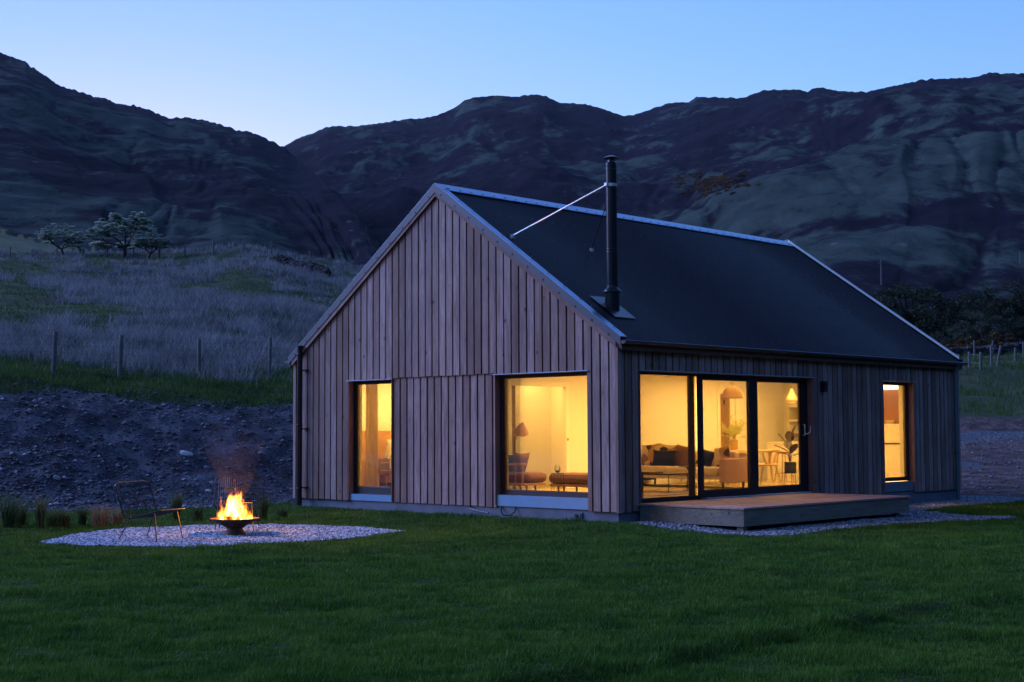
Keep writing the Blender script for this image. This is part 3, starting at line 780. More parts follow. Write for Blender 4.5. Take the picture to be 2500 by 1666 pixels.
def hawthorn(px, dd, label, H, Wd, lean, seed, bare=False):
    random.seed(seed); s_ = PS(px, dd); z = gzf(s_, dd)
    t = empty('hawthorn_tree', label, 'tree', W(s_, dd, z-.1), YAW-pi/2, 'hawthorn trees on the crest of the field')
    m = MB(); tips = []
    th = H*(.22 if not bare else .08)
    m.tube([(0, 0, -.2), (lean*.3, 0, th*.5), (lean*.6, 0, th)], [H*.045, H*.035, H*.03], 7)
    for k in range(6):
        a = 2*pi*k/6+random.uniform(-.3, .3)
        limb(m, (lean*.6, 0, th), (cos(a)*Wd/H*1.1+lean*.2, sin(a)*.8, .75), H*.36, H*.018, 2, tips, .1, .8)
    m.build('trunk', M_bark, t, True)
    cs = []
    for tp in tips:
        if tp.z > H*1.02: tp.z = H*random.uniform(.85, 1.0)
        cs.append((tp.x, tp.y, tp.z, random.uniform(.055, .11)*H))
    for i in range(74):
        a = random.uniform(0, 2*pi); rr = sqrt(random.random())
        x_ = cos(a)*rr*Wd*.5+lean*.5; y_ = sin(a)*rr*Wd*.42
        top = H*(1-.36*rr**2)*random.uniform(.9, 1.02); lowz = H*(.40+.12*random.random())
        cs.append((x_, y_, lowz+(top-lowz)*random.random()**.6, random.uniform(.05, .10)*H))
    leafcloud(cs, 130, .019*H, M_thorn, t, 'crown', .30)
    return t
hawthorn(152, 146, 'low spreading hawthorn tree, leftmost of the three on the crest', 3.7, 5.4, -.4, 3)
hawthorn(303, 141, 'tallest hawthorn tree with pale layered crown in the middle of the three', 5.2, 6.0, -.2, 5)
hawthorn(357, 139, 'small hawthorn tree leaning right beside the tallest one', 3.1, 3.6, .5, 8)

def bush(px, py_base, dd, H, Wd, mat, label, grp, n=44, per=190, fl=.6, zf=None, cat='bush', name='bush', lf=.019):
    s_ = PS(px, dd); z = zf(s_, dd) if zf else gzf(s_, dd)
    t = empty(name, label, cat, W(s_, dd, z-.2), 0, grp)
    m = MB(); tips = []
    for k in range(5):
        a = random.uniform(0, 2*pi); m.tube([(0, 0, 0), (cos(a)*Wd*.12, sin(a)*Wd*.12, H*.35), (cos(a)*Wd*.28, sin(a)*Wd*.28, H*.7)], [.035*H, .025*H, .01*H], 5)
    m.build('trunk', M_bark, t)
    cs = []
    for i in range(n):
        a = random.uniform(0, 2*pi); rr = sqrt(random.random())
        top = H*sqrt(max(0, 1-.8*rr*rr)); cs.append((cos(a)*rr*Wd*.45, sin(a)*rr*Wd*.45, random.uniform(.12, 1)*top*.92, random.uniform(.10, .19)*H))
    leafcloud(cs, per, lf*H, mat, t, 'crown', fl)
    return t
random.seed(21)
G1 = 'dark scrub trees behind the paddock right of the house'
bush(2150, 0, 150, 5.5, 9, M_scrub, 'dark tree half hidden behind the slope of the roof edge', G1)
bush(2225, 0, 146, 7.2, 10, M_scrub, 'tallest rounded dark tree beyond the right roof edge', G1, 44)
bush(2290, 0, 143, 6.8, 10, M_scrub, 'broad dark tree right of the tallest rounded one', G1, 44)
bush(2350, 0, 146, 5.6, 7.5, M_scrub, 'lower dark tree above the far end of the gutter', G1)
bush(2412, 0, 150, 6.3, 6.5, M_scrub, 'dark tree standing alone near the right end of the scrub', G1)
bush(2465, 0, 152, 7.5, 8, M_scrub, 'dark tree on the far right of the scrub row', G1)
bush(2530, 0, 150, 7.5, 8, M_scrub, 'dark tree cut by the right edge of the photo', G1)
G2 = 'pale blossomed bushes in front of the scrub'
for i, (px, H, Wd, lb) in enumerate([(2290, 2.2, 4.5, 'pale blossomed bush next to the far roof edge'), (2330, 2.2, 4.2, 'pale blossomed bush below the lower dark tree'), (2372, 4.2, 4.6, 'largest pale blossomed bush in the middle of the row'),
                                     (2412, 3.4, 4, 'pale blossomed bush in front of the lone dark tree'), (2456, 4.0, 4.4, 'pale blossomed bush above the leaning fence post'), (2497, 3.8, 4.5, 'rightmost pale blossomed bush')]):
    bush(px, 0, 127+i % 3, H, Wd, M_scrub2, lb, G2, 30, 120, .6)
G3 = 'orange flowered gorse bushes by the stone wall'
for px, lb in ((2335, 'orange gorse bush close to the far end of the gutter'), (2402, 'brightest orange gorse bush above the stone wall'), (2445, 'orange gorse bush furthest right')):
    bush(px, 0, 122, 1.9, 4.2, M_gorse, lb, G3, 16, 40, .5, name='gorse_bush', lf=.07)
# gorse thicket on the hillside
cs = []
while len(cs) < 230:
    px = random.gauss(1735, 46); py = random.gauss(450, 15)
    if fbm(np.array(px*.03), np.array(py*.06), 3) < -.12: continue
    s_, dd = onhill(px, py); cs.append((*W(s_, dd, backz(s_, dd)), random.uniform(1.2, 2.6)))
o = leafcloud(cs, 40, .5, M_gorse, None, 'gorse_thicket', .5); tag(o, 'large orange gorse thicket high on the hillside behind the flue', 'gorse', kind='stuff')
cs = []
for i in range(60):   # pale bushes in the gully of the left hill
    px = random.uniform(420, 640); dd = 165+random.random()*40
    s_ = PS(px, dd); cs.append((*W(s_, dd, np.interp(s_/dd, CU, CE)*150-5+random.uniform(0, 1)), random.uniform(.5, 1.2)))

# ------------------------------------------------------------------ ornamental grasses
def orngrass(px, py, d_, H, Wd, mat, label, n=170, curve=True, lean=.7):
    u, e = skydir(px, py); s_ = u*d_; z = gzf(s_, d_)
    t0 = W(s_, d_, z-.02)
    a = rng.random(n)*2*pi; r = rng.random(n)**.6*Wd*.18
    o = blades('ornamental_grass', r*np.cos(a), r*np.sin(a), np.zeros(n), H*(.5+.6*rng.random(n)), np.full(n, .011), mat, lean, None, curve=True, world=True)
    o.location = t0
    return tag(o, label, 'plant', 'ornamental grasses planted along the lawn edge')
OG = [(-25, 1290, 23.6, .8, .6, M_orn, 'tall dense ornamental grass cut by the left edge of the photo', .6),
      (18, 1290, 24.2, .72, .6, M_orn, 'ornamental grass with glinting blades second from the left', .7),
      (48, 1275, 24.6, .55, .6, M_orn, 'loose arching ornamental grass third from the left', .9),
      (97, 1290, 23.9, .66, .4, M_orn, 'narrow upright ornamental grass in front of the rubble', .35),
      (130, 1278, 24.2, .42, .5, M_orn, 'short ornamental grass right of the narrow upright one', .7),
      (158, 1280, 24.3, .38, .45, M_orn, 'small dark ornamental grass between the shorter ones', .7),
      (200, 1275, 24.6, .40, .35, M_orn, 'small bright green ornamental grass left of the straw one', .35),
      (243, 1278, 24.4, .50, .7, M_orn2, 'bushy straw coloured ornamental grass behind the left chair', .85),
      (284, 1272, 25.0, .38, .6, M_orn2, 'low straw coloured grass just behind the chair back', .9),
      (430, 1262, 26.2, .62, .35, M_orn, 'slender tall ornamental grass between the chair and the fire', .4),
      (480, 1260, 26.4, .36, .5, M_orn, 'low ornamental grass just left of the fire', .8),
      (641, 1262, 26.0, .55, .4, M_orn, 'upright ornamental grass right of the fire', .45),
      (690, 1258, 26.8, .30, .45, M_orn, 'low ornamental grass nearest the black downpipe', .8)]
for a_ in OG: orngrass(*a_[:7], lean=a_[7])

# ------------------------------------------------------------------ fire bowl, logs, flames, smoke
FS, FD = -4.34, 22.45
FZ = gzf(FS, FD)+.0
floc = W(FS, FD, FZ)
fb = empty('fire_bowl', 'rusty steel fire bowl on a flared foot holding burning logs', 'fire bowl', floc)
MB().lathe([(0, 0), (.185, 0), (.185, .012), (.135, .07), (.12, .105), (.14, .12), (.26, .185), (.375, .245), (.39, .25), (.375, .258), (.30, .225), (.2, .19), (0, .175)], n=40).build('bowl', M_rust, fb, True)
for k in (0, 1):
    m = MB(); sx = -1 if k else 1
    m.tube([(sx*.34, -.05, .232), (sx*.40, -.05, .22), (sx*.42, 0, .215), (sx*.40, .05, .22), (sx*.34, .05, .232)], .008, 6)
    h_ = m.build('handle', M_rust, fb, True); h_.rotation_euler = (0, 0, YAW-pi/2)
def log(a, b, r, label):
    m = MB(); a = Vector(a); b = Vector(b); L = floc
    pts = [a.lerp(b, i/5)+Vector((random.uniform(-.006, .006),)*3) for i in range(6)]
    m.tube(pts, [r*random.uniform(.9, 1.08) for _ in pts], 9)
    o = m.build('firewood_log', M_char, None, False); o.location = L; o.rotation_euler = (0, 0, YAW-pi/2)
    return tag(o, label, 'log', 'logs burning in the fire bowl')
log((-.15, -.12, .26), (.10, -.13, .255), .040, 'charred log lying across the front of the fire')
log((-.16, .04, .25), (.16, .06, .27), .04, 'log lying across the back of the fire bowl')
log((-.26, -.04, .25), (-.10, .02, .33), .028, 'pale log sticking out over the left rim of the bowl')
log((-.06, .0, .28), (-.05, .05, .44), .035, 'upright log standing left of centre inside the flames')
log((.10, .02, .28), (.05, .02, .42), .035, 'upright log standing right of centre inside the flames')

def flamemat():
    m, nt, b = newmat('flame'); nt.nodes.remove(b); out = nt.nodes['Material Output']
    tc = N(nt, 'ShaderNodeTexCoord').outputs['Object']
    sx = N(nt, 'ShaderNodeSeparateXYZ'); nt.links.new(tc, sx.inputs[0])
    z = math_(nt, 'DIVIDE', math_(nt, 'SUBTRACT', sx.outputs[2], .20), .54)      # 0..1 over the flame height
    r = math_(nt, 'SQRT', math_(nt, 'ADD', math_(nt, 'MULTIPLY', sx.outputs[0], sx.outputs[0]), math_(nt, 'MULTIPLY', sx.outputs[1], sx.outputs[1])))
    n = noise(nt, mapping(nt, tc, (1, 1, .20)), 22, 3, .5, .4)
    n2 = noise(nt, mapping(nt, tc, (1, 1, .5)), 8, 2, .5, .4)
    # wider at the base, licking up: density falls with height and radius, broken by noise
    rad = math_(nt, 'SUBTRACT', .29, math_(nt, 'MULTIPLY', z, .17))
    core = math_(nt, 'SUBTRACT', 1.0, math_(nt, 'DIVIDE', r, rad))
    v = math_(nt, 'ADD', core, math_(nt, 'MULTIPLY', math_(nt, 'SUBTRACT', n, .5), 1.7))
    v = math_(nt, 'ADD', v, math_(nt, 'MULTIPLY', math_(nt, 'SUBTRACT', n2, .5), 3.2))
    v = math_(nt, 'SUBTRACT', v, math_(nt, 'MULTIPLY', math_(nt, 'POWER', z, 2.0), .95), clamp=False)
    v = math_(nt, 'MAXIMUM', v, 0.0)
    st = math_(nt, 'MULTIPLY', math_(nt, 'POWER', v, 1.6), 62)
    col = ramp(nt, math_(nt, 'MULTIPLY', v, 1.0), [(0, (1, .13, .008)), (.3, (1, .25, .02)), (.7, (1, .42, .05)), (1, (1, .60, .14))])
    em = N(nt, 'ShaderNodeEmission'); nt.links.new(col, em.inputs[0]); nt.links.new(st, em.inputs[1])
    nt.links.new(em.outputs[0], out.inputs['Volume']); return m
M_flame = flamemat()
m = MB(); m.lathe([(.001, .19), (.22, .195), (.28, .25), (.28, .36), (.26, .50), (.21, .66), (.14, .80), (.03, .9), (.001, .91)], n=20)
fl = m.build('flames', M_flame, None, True); fl.location = floc; fl.rotation_euler = (0, 0, YAW-pi/2)
tag(fl, 'bright orange flames rising from the fire bowl', 'fire')
def smokemat():
    m, nt, b = newmat('thin_smoke'); nt.nodes.remove(b); out = nt.nodes['Material Output']
    tc = N(nt, 'ShaderNodeTexCoord').outputs['Object']
    n = noise(nt, mapping(nt, tc, (1, 1, .5)), 3.2, 4, .6, .6)
    sx = N(nt, 'ShaderNodeSeparateXYZ'); nt.links.new(tc, sx.inputs[0])
    fall = math_(nt, 'SUBTRACT', 1.0, math_(nt, 'DIVIDE', math_(nt, 'SUBTRACT', sx.outputs[2], .6), 1.3), clamp=True)
    dn = math_(nt, 'MULTIPLY', math_(nt, 'MULTIPLY', ramp(nt, n, [(.42, (0, 0, 0)), (.7, (1, 1, 1))]), fall), .13)
    v = N(nt, 'ShaderNodeVolumePrincipled'); v.inputs['Color'].default_value = (.75, .70, .78, 1); nt.links.new(dn, v.inputs['Density'])
    nt.links.new(v.outputs[0], out.inputs['Volume']); return m
m = MB(); m.lathe([(.001, .62), (.2, .66), (.34, .95), (.5, 1.3), (.6, 1.65), (.5, 1.85), (.001, 1.9)], n=16)
o = m.build('smoke', smokemat(), None, True); o.location = floc; tag(o, 'faint mauve smoke drifting up above the flames', 'smoke', kind='stuff')
def lamp(name, typ, loc, energy, col, parent=None, **kw):
    l_ = bpy.data.lights.new(name, typ); l_.energy = energy; l_.color = col
    for k_, v_ in kw.items(): setattr(l_, k_, v_)
    o_ = bpy.data.objects.new(name, l_); COL.objects.link(o_); o_.location = loc
    if parent: o_.parent = parent
    return o_
lamp('fire_light', 'POINT', (floc[0], floc[1], FZ+.42), 44, (1, .36, .08), shadow_soft_size=.12)

# ------------------------------------------------------------------ wire chairs
def wire_chair(label, loc, rz):
    t = empty('wire_chair', label, 'chair', loc, rz, 'black wire lounge chairs around the fire')
    # local: forward +X, width along Y
    def back(yv, q):            # q 0..1 up the back
        x_ = -.20-.17*q-.02*q*q; z_ = .33+.54*q
        x_ -= .05*(1-(yv/.4)**2)
        return (x_, yv, z_)
    m = MB(); loop = []
    def rr(q): # half width along the height, rounded corners
        if q < .18: return .28+.12*sqrt(max(0, 1-((.18-q)/.18)**2))
        if q > .86: return .30+.10*sqrt(max(0, 1-((q-.86)/.14)**2))
        return .40
    qs = [i/24 for i in range(25)]
    loop = [back(rr(q), q) for q in qs]+[back(-rr(q), q) for q in reversed(qs)]
    m.tube(loop, .011, 6, closed=True); m.build('back_frame', M_wirechair, t, True)
    m = MB()
    for i in range(-11, 12):
        yv = i*.034
        ql = [q for q in qs if rr(q) >= abs(yv)-.001]
        m.tube([back(yv, ql[0]), back(yv, ql[len(ql)//2]), back(yv, ql[-1])], .0048, 4)
    for q in (.3, .62):
        m.tube([back(-rr(q), q), back(0, q), back(rr(q), q)], .005, 4)
    m.build('back_wires', M_wirechair, t)
    def seat(x_, yv): return (x_, yv, .335+.13*((x_+.25)/.62)**1.3 if x_ > -.25 else .335)
    m = MB(); xs = [-.25+.62*i/8 for i in range(9)]
    out = [seat(x_, .29) for x_ in xs]+[seat(.37, y_) for y_ in (.2, 0, -.2)]+[seat(x_, -.29) for x_ in reversed(xs)]+[seat(-.25, y_) for y_ in (-.2, 0, .2)]
    m.tube(out, .009, 6, closed=True); m.build('seat_frame', M_wirechair, t, True)
    m = MB()
    for i in range(-8, 9): m.tube([seat(x_, i*.034) for x_ in xs], .0045, 4)
    m.build('seat_wires', M_wirechair, t)
    m = MB(); m.tube([(-.24, -.2, .34), (-.28, -.2, .52), (-.30, -.16, .57), (-.33, 0, .585), (-.30, .16, .57), (-.28, .2, .52), (-.24, .2, .34)], .008, 6)
    for i in range(-4, 5): m.tube([(-.24, i*.04, .34), (-.31, i*.04, .575)], .003, 4)
    m.build('lumbar_loop', M_wirechair, t, True)
    for (a, b) in (((-.2, .27, .34), (-.36, .33, 0)), ((-.2, -.27, .34), (-.36, -.33, 0)), ((.25, .27, .42), (.33, .31, 0)), ((.25, -.27, .42), (.33, -.31, 0))):
        MB().tube([a, b], [.010, .008], 6).build('leg', M_wirechair, t, True)
    return t
cs_, cd_ = -5.42, 21.62
ang = math.atan2(R2[1], R2[0])
wire_chair('black wire lounge chair seen from the side left of the fire', W(cs_, cd_, gzf(cs_, cd_)), ang+radians(-24))
wire_chair('black wire lounge chair standing directly behind the flames', W(-4.52, 23.55, gzf(-4.52, 23.55)), ang+radians(-86))

# ================================================================== HOUSE
HW, HL, MR = 8.7501, 12.0071, 0.6928
def zr(y):  # top of the roof sheets
    return 2.85+MR*((y if y <= HW/2 else HW-y)+.165)
H = empty('house', 'single storey larch clad house with dark corrugated roof and lit windows', 'house', (0, 0, 0))

def boards(mb, u0, u1, z0, z1, put, pitch=.188, bw=.150, off=0.0, phase=0.0):
    """vertical boards between u0..u1; z0/z1 numbers or functions of u; put(u,depth,z) -> xyz"""
    k = math.floor((u0-phase)/pitch)
    while True:
        a = phase+k*pitch; b = a+bw; k += 1
        if a >= u1: break
        a = max(a, u0); b = min(b, u1)
        if b-a < .02: continue
        j = random.uniform(-.003, .003)
        za = z1(a) if callable(z1) else z1; zb = z1(b) if callable(z1) else z1
        zl = (z0(a) if callable(z0) else z0)+random.uniform(-.005, .005)
        ya, yb = off-.022+j, off+.004
        mb.cur = random.random()*7+k*.37
        e = .004
        mb.hexa([put(a, yb, zl), put(b, yb, zl), put(b, ya, zl), put(a, ya, zl), put(a, yb, za), put(b, yb, zb), put(b, ya, zb), put(a, ya, za)])
        mb.cur = 0
gput = lambda u, d_, z: (d_, u, z)          # on the gable wall: u=y, depth=x
lput = lambda u, d_, z: (u, d_, z)          # on the long wall
topg = lambda y: zr(min(max(y, 0), HW))-.235
mb = MB(); OFF = .022
for (a, b, lo) in ((0.0, .66, 0), (.66, 2.87, 2.375), (2.87, 5.66, 2.385), (5.66, 6.96, 2.375), (6.96, HW, 0)):
    # split at the ridge so every board top is straight
    boards(mb, a, b, lo, topg, gput, off=OFF, phase=.02)
gw = mb.build('gable_cladding', M_clad, H)
mb = MB(); boards(mb, 2.87, 5.66, 0.0, 2.40, gput, off=OFF+.03, phase=.09, pitch=.192); mb.build('shutter_panel_cladding', M_clad, H)
mb = MB(); TL = 2.705
boards(mb, .0, .585, 0, TL, lput, off=OFF, phase=.01)
boards(mb, .585, 5.96, 2.375, TL, lput, off=OFF, phase=.01)
boards(mb, 5.96, 8.69, 0, TL, lput, off=OFF, phase=.02, pitch=.186)
boards(mb, 8.69, 9.97, 2.375, TL, lput, off=OFF, phase=.02, pitch=.186)
boards(mb, 9.97, HL, 0, TL, lput, off=OFF, phase=.02, pitch=.186)
mb.build('long_wall_cladding', M_clad, H)
mb = MB()
boards(mb, 0, HL, 0, TL, lambda u, d_, z: (u, HW-d_, z), off=OFF); mb.build('rear_wall_cladding', M_clad, H)
mb = MB(); boards(mb, 0, HW, 0, topg, lambda u, d_, z: (HL-d_, u, z), off=OFF); mb.build('far_gable_cladding', M_clad, H)
# structural walls (dark battens layer outside, plaster lining inside)
T0, T1, T2 = .064, .19, .35
def wallpieces(mat, t0, t1, nm, inner):
    m = MB()
    zt = 2.58 if inner else 2.70
    zb = .1 if inner else .012
    def gb(y0, y1, z0, z1): m.box(t0, t1, y0, y1, z0, z1)
    def lb(x0, x1, z0, z1): m.box(x0, x1, t0, t1, z0, z1)
    s0 = t0
    gb(s0, .66, zb, zt); gb(.66, 2.87, 2.362, zt); gb(.66, 2.87, zb, .235 if inner else .03); gb(2.87, 5.66, zb, zt); gb(5.66, 6.96, 2.362, zt); gb(5.66, 6.96, zb, .2 if inner else .03); gb(6.96, HW-s0, zb, zt)
    lb(t1, .585, zb, zt); lb(.585, 5.96, 2.362, zt); lb(.585, 5.96, zb, .165 if inner else .10); lb(5.96, 8.69, zb, zt); lb(8.69, 9.97, 2.362, zt); lb(8.69, 9.97, zb, .235 if inner else .03); lb(9.97, HL-s0, zb, zt)
    m.box(t1, HL-t1, HW-t1, HW-t0, zb, zt); m.box(HL-t1, HL-t0, t1, HW-s0, zb, zt)
    m.build(nm, mat, H)
wallpieces(M_gap, T0, T1, 'wall', False)
wallpieces(M_plaster, T1+.002, T2, 'wall_lining', True)
m = MB()
for x0, x1 in ((.026, T1), (HL-T1, HL-.026)):
    a = [(x0, .03, 2.702), (x1, .03, 2.702), (x1, HW-.03, 2.702), (x0, HW-.03, 2.702)]
    pts = [(.03, 2.702), (HW-.03, 2.702), (HW-.03, zr(.03)-.2), (HW/2, zr(HW/2)-.2), (.03, zr(.03)-.2)]
    b0 = len(m.v); m.v += [(x0, p[0], p[1]) for p in pts]+[(x1, p[0], p[1]) for p in pts]; m.a += [0]*10
    m.f += [tuple(b0+i for i in (4, 3, 2, 1, 0)), tuple(b0+5+i for i in range(5))]
    for i in range(5): j = (i+1) % 5; m.f.append((b0+i, b0+j, b0+5+j, b0+5+i))
pieces(m.build('gable_wall', M_gap, H))
# corner board, plinth
m = MB(); m.cur = 3.3; m.box(-.004, .05, -.028, -.002, -.012, 2.71); m.cur = 5.1; m.box(-.03, -.006, -.028, .03, -.012, 2.79)
m.cur = 1.7; m.box(HL-.06, HL+.02, -.03, .002, -.012, 2.71); pieces(m.build('corner_board', M_clad, H))
m = MB(); m.box(.06, HL-.06, .06, HW-.06, -.9, .02); m.build('plinth', M_plinth, H)
m = MB(); m.box(.035, .062, .84, 1.05, -.15, -.03); m.box(.02, .036, .865, 1.025, -.13, -.05); m.build('vent_box', M_plinth, H)
m = MB(); m.lathe([(.035, 0), (.03, -.01), (0, -.01)], n=14); o = m.build('vent_hole', M_blackmetal, H); o.rotation_euler = (0, radians(90), 0); o.location = (.006, .945, -.09)
for pts in ([(.05, 2.74, .0), (.0, 2.72, -.06), (-.02, 2.66, -.13), (-.03, 2.56, -.145)], [(.05, 2.40, 0), (0, 2.38, -.07), (-.02, 2.46, -.13), (-.02, 2.58, -.14)], [(.05, 3.55, 0), (0, 3.5, -.05), (-.02, 3.3, -.08), (-.03, 3.0, -.11)]):
    MB().tube(pts, .012, 6).build('cable', M_blackmetal, H, True)

# roof sheets with real corrugations
PIT = .085
def sheet(side):
    nx = int((HL+.10)/PIT*8); xs = np.linspace(-.05, HL+.05, nx); sl = math.atan(MR)
    q = np.array([0, .1, 1.0]); L = (HW/2+.13)/cos(sl)
    cr = .5+.5*np.sin(2*pi*xs/PIT); amp = .028*(cr-.5)
    v = []
    for qq in np.linspace(0, 1, 9):
        y = -.13+(HW/2+.13)*qq; z = 2.85+MR*(y+.165)
        yy = np.full(nx, y)-amp*sin(sl); zz = z+amp*cos(sl)-.020
        if side: yy = HW-yy
        v.append(np.stack([xs, yy, zz], 1))
    v = np.array(v); nr = 9
    V = v.reshape(-1, 3); ii = (np.arange(nr-1)[:, None]*nx+np.arange(nx-1)[None]).ravel()
    F = np.stack([ii, ii+1, ii+nx+1, ii+nx], 1)
    if side: F = F[:, ::-1]
    o = npmesh('roof', V, F, M_roof, H, smooth=True)
    return o
roofF = sheet(0); roofB = sheet(1)
m = MB()   # screws along the purlins
for qi in range(7):
    y = .05+qi*.70
    if y > 4.2: break
    for i in range(0, 158, 4):
        x = .05+.076*(i+.25)+(.15 if qi % 2 else 0)
        if x < HL: z = zr(y)+.002; m.box(x-.009, x+.009, y-.009, y+.009, z-.006, z+.010)
tag(m.build('roof_screws', M_gutter, roofF), kind='stuff')
m = MB()   # roof deck below the sheets (closes the loft)
for sgn in (0, 1):
    Y = (lambda y: y) if not sgn else (lambda y: HW-y)
    a = [(-.02, Y(-.11), zr(-.11)-.2), (HL+.02, Y(-.11), zr(-.11)-.2), (HL+.02, Y(4.37), zr(4.37)-.2), (-.02, Y(4.37), zr(4.37)-.2)]
    m.hexa(a+[(p[0], p[1], p[2]+.10) for p in a])
pieces(m.build('roof_deck', M_gap, H))
# ridge capping with dents and screws
m = MB(); nx = 90
for sgn in (-1, 1):
    for i in range(nx):
        x0 = -.06+(HL+.12)*i/nx; x1 = -.06+(HL+.12)*(i+1)/nx
        w_ = .20; b0 = random.Random(i).uniform(-.003, .003); b1 = random.Random(i+1).uniform(-.003, .003)
        yc = HW/2; z0 = zr(yc)+.028
        A = (x0, yc, z0+b0*.3); B = (x1, yc, z0+b1*.3)
        Cc = (x1, yc+sgn*w_, z0-MR*w_+.004+b1); Dd = (x0, yc+sgn*w_, z0-MR*w_+.004+b0)
        E1 = (x1, Cc[1]+sgn*.006, Cc[2]-.016); E0 = (x0, Dd[1]+sgn*.006, Dd[2]-.016)
        m._add([A, B, Cc, Dd, E1, E0], [(0, 1, 2, 3), (3, 2, 4, 5)] if sgn < 0 else [(3, 2, 1, 0), (5, 4, 2, 3)])
rc = m.build('ridge_capping', M_galv, H)
m = MB()
for i in range(40):
    x = .15+i*.305; y = HW/2-.165; z = zr(HW/2)+.028-MR*.165; m.box(x-.010, x+.010, y-.008, y+.008, z, z+.016)
pieces(m.build('capping_screw', M_blackmetal, rc))
# barge flashings
def barge(xo, sgn, nm, mat):
    """xo outer face x; sgn -1 near gable, +1 far gable"""
    m = MB(); m2 = MB(); ms = MB(); mf = MB()
    for hside in (0, 1):
        Y = (lambda y: y) if not hside else (lambda y: HW-y)
        ya, yb = -.115, HW/2
        xi = xo-sgn*.17
        za, zb = zr(ya)+.024, zr(yb)+.024
        x_in = xo-sgn*.004
        # top flange
        m.hexa([(xo, Y(ya), za-.004), (xi, Y(ya), za-.004), (xi, Y(yb), zb-.004), (xo, Y(yb), zb-.004), (xo, Y(ya), za), (xi, Y(ya), za), (xi, Y(yb), zb), (xo, Y(yb), zb)])
        # vertical face
        mf.hexa([(xo, Y(ya), za-.155), (x_in, Y(ya), za-.155), (x_in, Y(yb), zb-.175), (xo, Y(yb), zb-.175), (xo, Y(ya), za-.004), (x_in, Y(ya), za-.004), (x_in, Y(yb), zb-.004), (xo, Y(yb), zb-.004)])
        x2a, x2b = xo-sgn*.012, xo-sgn*.03
        yc = .0
        m2.cur = 2.2+hside
        m2.hexa([(x2a, Y(yc), zr(yc)-.235), (x2b, Y(yc), zr(yc)-.235), (x2b, Y(yb), zb-.245), (x2a, Y(yb), zb-.245), (x2a, Y(yc), zr(yc)-.12), (x2b, Y(yc), zr(yc)-.12), (x2b, Y(yb), zb-.15), (x2a, Y(yb), zb-.15)])
        for i in range(12):
            y = ya+.25+i*.37
            if y > yb-.1: break
            for dx, dz in ((sgn*.004, -.135), (-sgn*.155, .004)):
                z = zr(y)+.024+dz; ms.box(xo+dx-.006, xo+dx+.006, Y(y)-.011, Y(y)+.011, z-.002, z+.02)
    b = mf.build(nm, M_barge, H); m.build('top_flange', mat, b); pieces(ms.build('flashing_screw', M_blackmetal, b))
    pieces(m2.build('verge_trim', M_clad, H))
barge(-.060, -1, 'barge_flashing', M_galv)
barge(HL+.060, 1, 'barge_flashing', M_verge)
m = MB()
for y0_, y1_ in ((-.11, HW/2-.02), (HW+.11, HW/2+.02)):
    m.hexa([(HL-.115, y0_, zr(y0_)+.026), (HL-.10, y0_, zr(y0_)+.026), (HL-.10, y1_, zr(y1_)+.026), (HL-.115, y1_, zr(y1_)+.026), (HL-.115, y0_, zr(y0_)+.085), (HL-.10, y0_, zr(y0_)+.085), (HL-.10, y1_, zr(y1_)+.085), (HL-.115, y1_, zr(y1_)+.085)])
pieces(m.build('verge_upstand', M_upst, H))
# eaves: gutter, fascia, soffit
def gutter(yc, sgn):
    m = MB(); n = 8; vs = []; fs = []
    xs = np.linspace(-.055, HL+.10, 14)
    prof = [(-.058*cos(pi*k/n), -.055*sin(pi*k/n)) for k in range(n+1)]
    prof = [(-.066, .004)]+prof
    for x in xs:
        for p in prof: vs.append((x, yc+sgn*p[0]*-1 if sgn < 0 else yc-p[0]*-1, 2.835+p[1]-.0003*x))
    k = len(prof)
    for i in range(len(xs)-1):
        for j in range(k-1): fs.append((i*k+j, i*k+j+1, (i+1)*k+j+1, (i+1)*k+j))
    fs.append(tuple(range(k))); fs.append(tuple((len(xs)-1)*k+j for j in range(k)))
    m._add(vs, fs); g_ = m.build('gutter', M_gutter, H)
    mm = MB()
    for i in range(13):
        x = .3+i*.94; mm.box(x-.012, x+.012, yc-.07, yc+.06, 2.838, 2.846)
    pieces(mm.build('gutter_bracket', M_galv, g_))
    mm = MB(); e = yc-.063 if yc < 1 else yc+.063
    mm.tube([(-.055, e, 2.839), (HL+.10, e, 2.836)], .006, 6); mm.build('gutter_lip', M_galv, g_)
gutter(-.165, 1); gutter(HW+.165, 1)
m = MB(); m.box(.0, HL, -.098, -.074, 2.70, 2.84); m.box(.0, HL, HW+.074, HW+.098, 2.70, 2.84); pieces(m.build('fascia', M_bronze, H))
m = MB(); m.box(.0, HL, -.074, .06, 2.712, 2.73); m.box(.0, HL, HW-.06, HW+.074, 2.712, 2.73); pieces(m.build('soffit', M_gap, H))
# downpipes
def dpipe(x, y, z0, z1, r, mat, br, label=None):
    m = MB(); m.tube([(x, y, z0), (x, y, z1-.03), (x, y, z1)], r, 14); o = m.build('downpipe', mat, H, True)
    mm = MB()
    for z in br:
        mm.lathe([(r+.001, -.015), (r+.006, -.015), (r+.006, .015), (r+.001, .015)], (x, y, z), 14)
    pieces(mm.build('pipe_collar', mat, o, True))
    return o
dpipe(11.745, -.085, -.27, 2.60, .043, M_pipe, (.75, 1.55, 2.45, -.0))
MB().tube([(11.745, -.085, 2.59), (11.745, -.10, 2.68), (11.75, -.165, 2.79)], [.042, .05, .045], 12).build('gutter_outlet', M_pipe, H, True)
dp = dpipe(-.115, 8.385, -.22, 3.13, .056, M_blackmetal, (2.95, 1.5, .2))
m = MB()
for z in (2.62, .22, 1.42):
    m.box(-.10, .0, 8.22, 8.385, z-.012, z+.012)
pieces(m.build('pipe_bracket', M_blackmetal, dp))

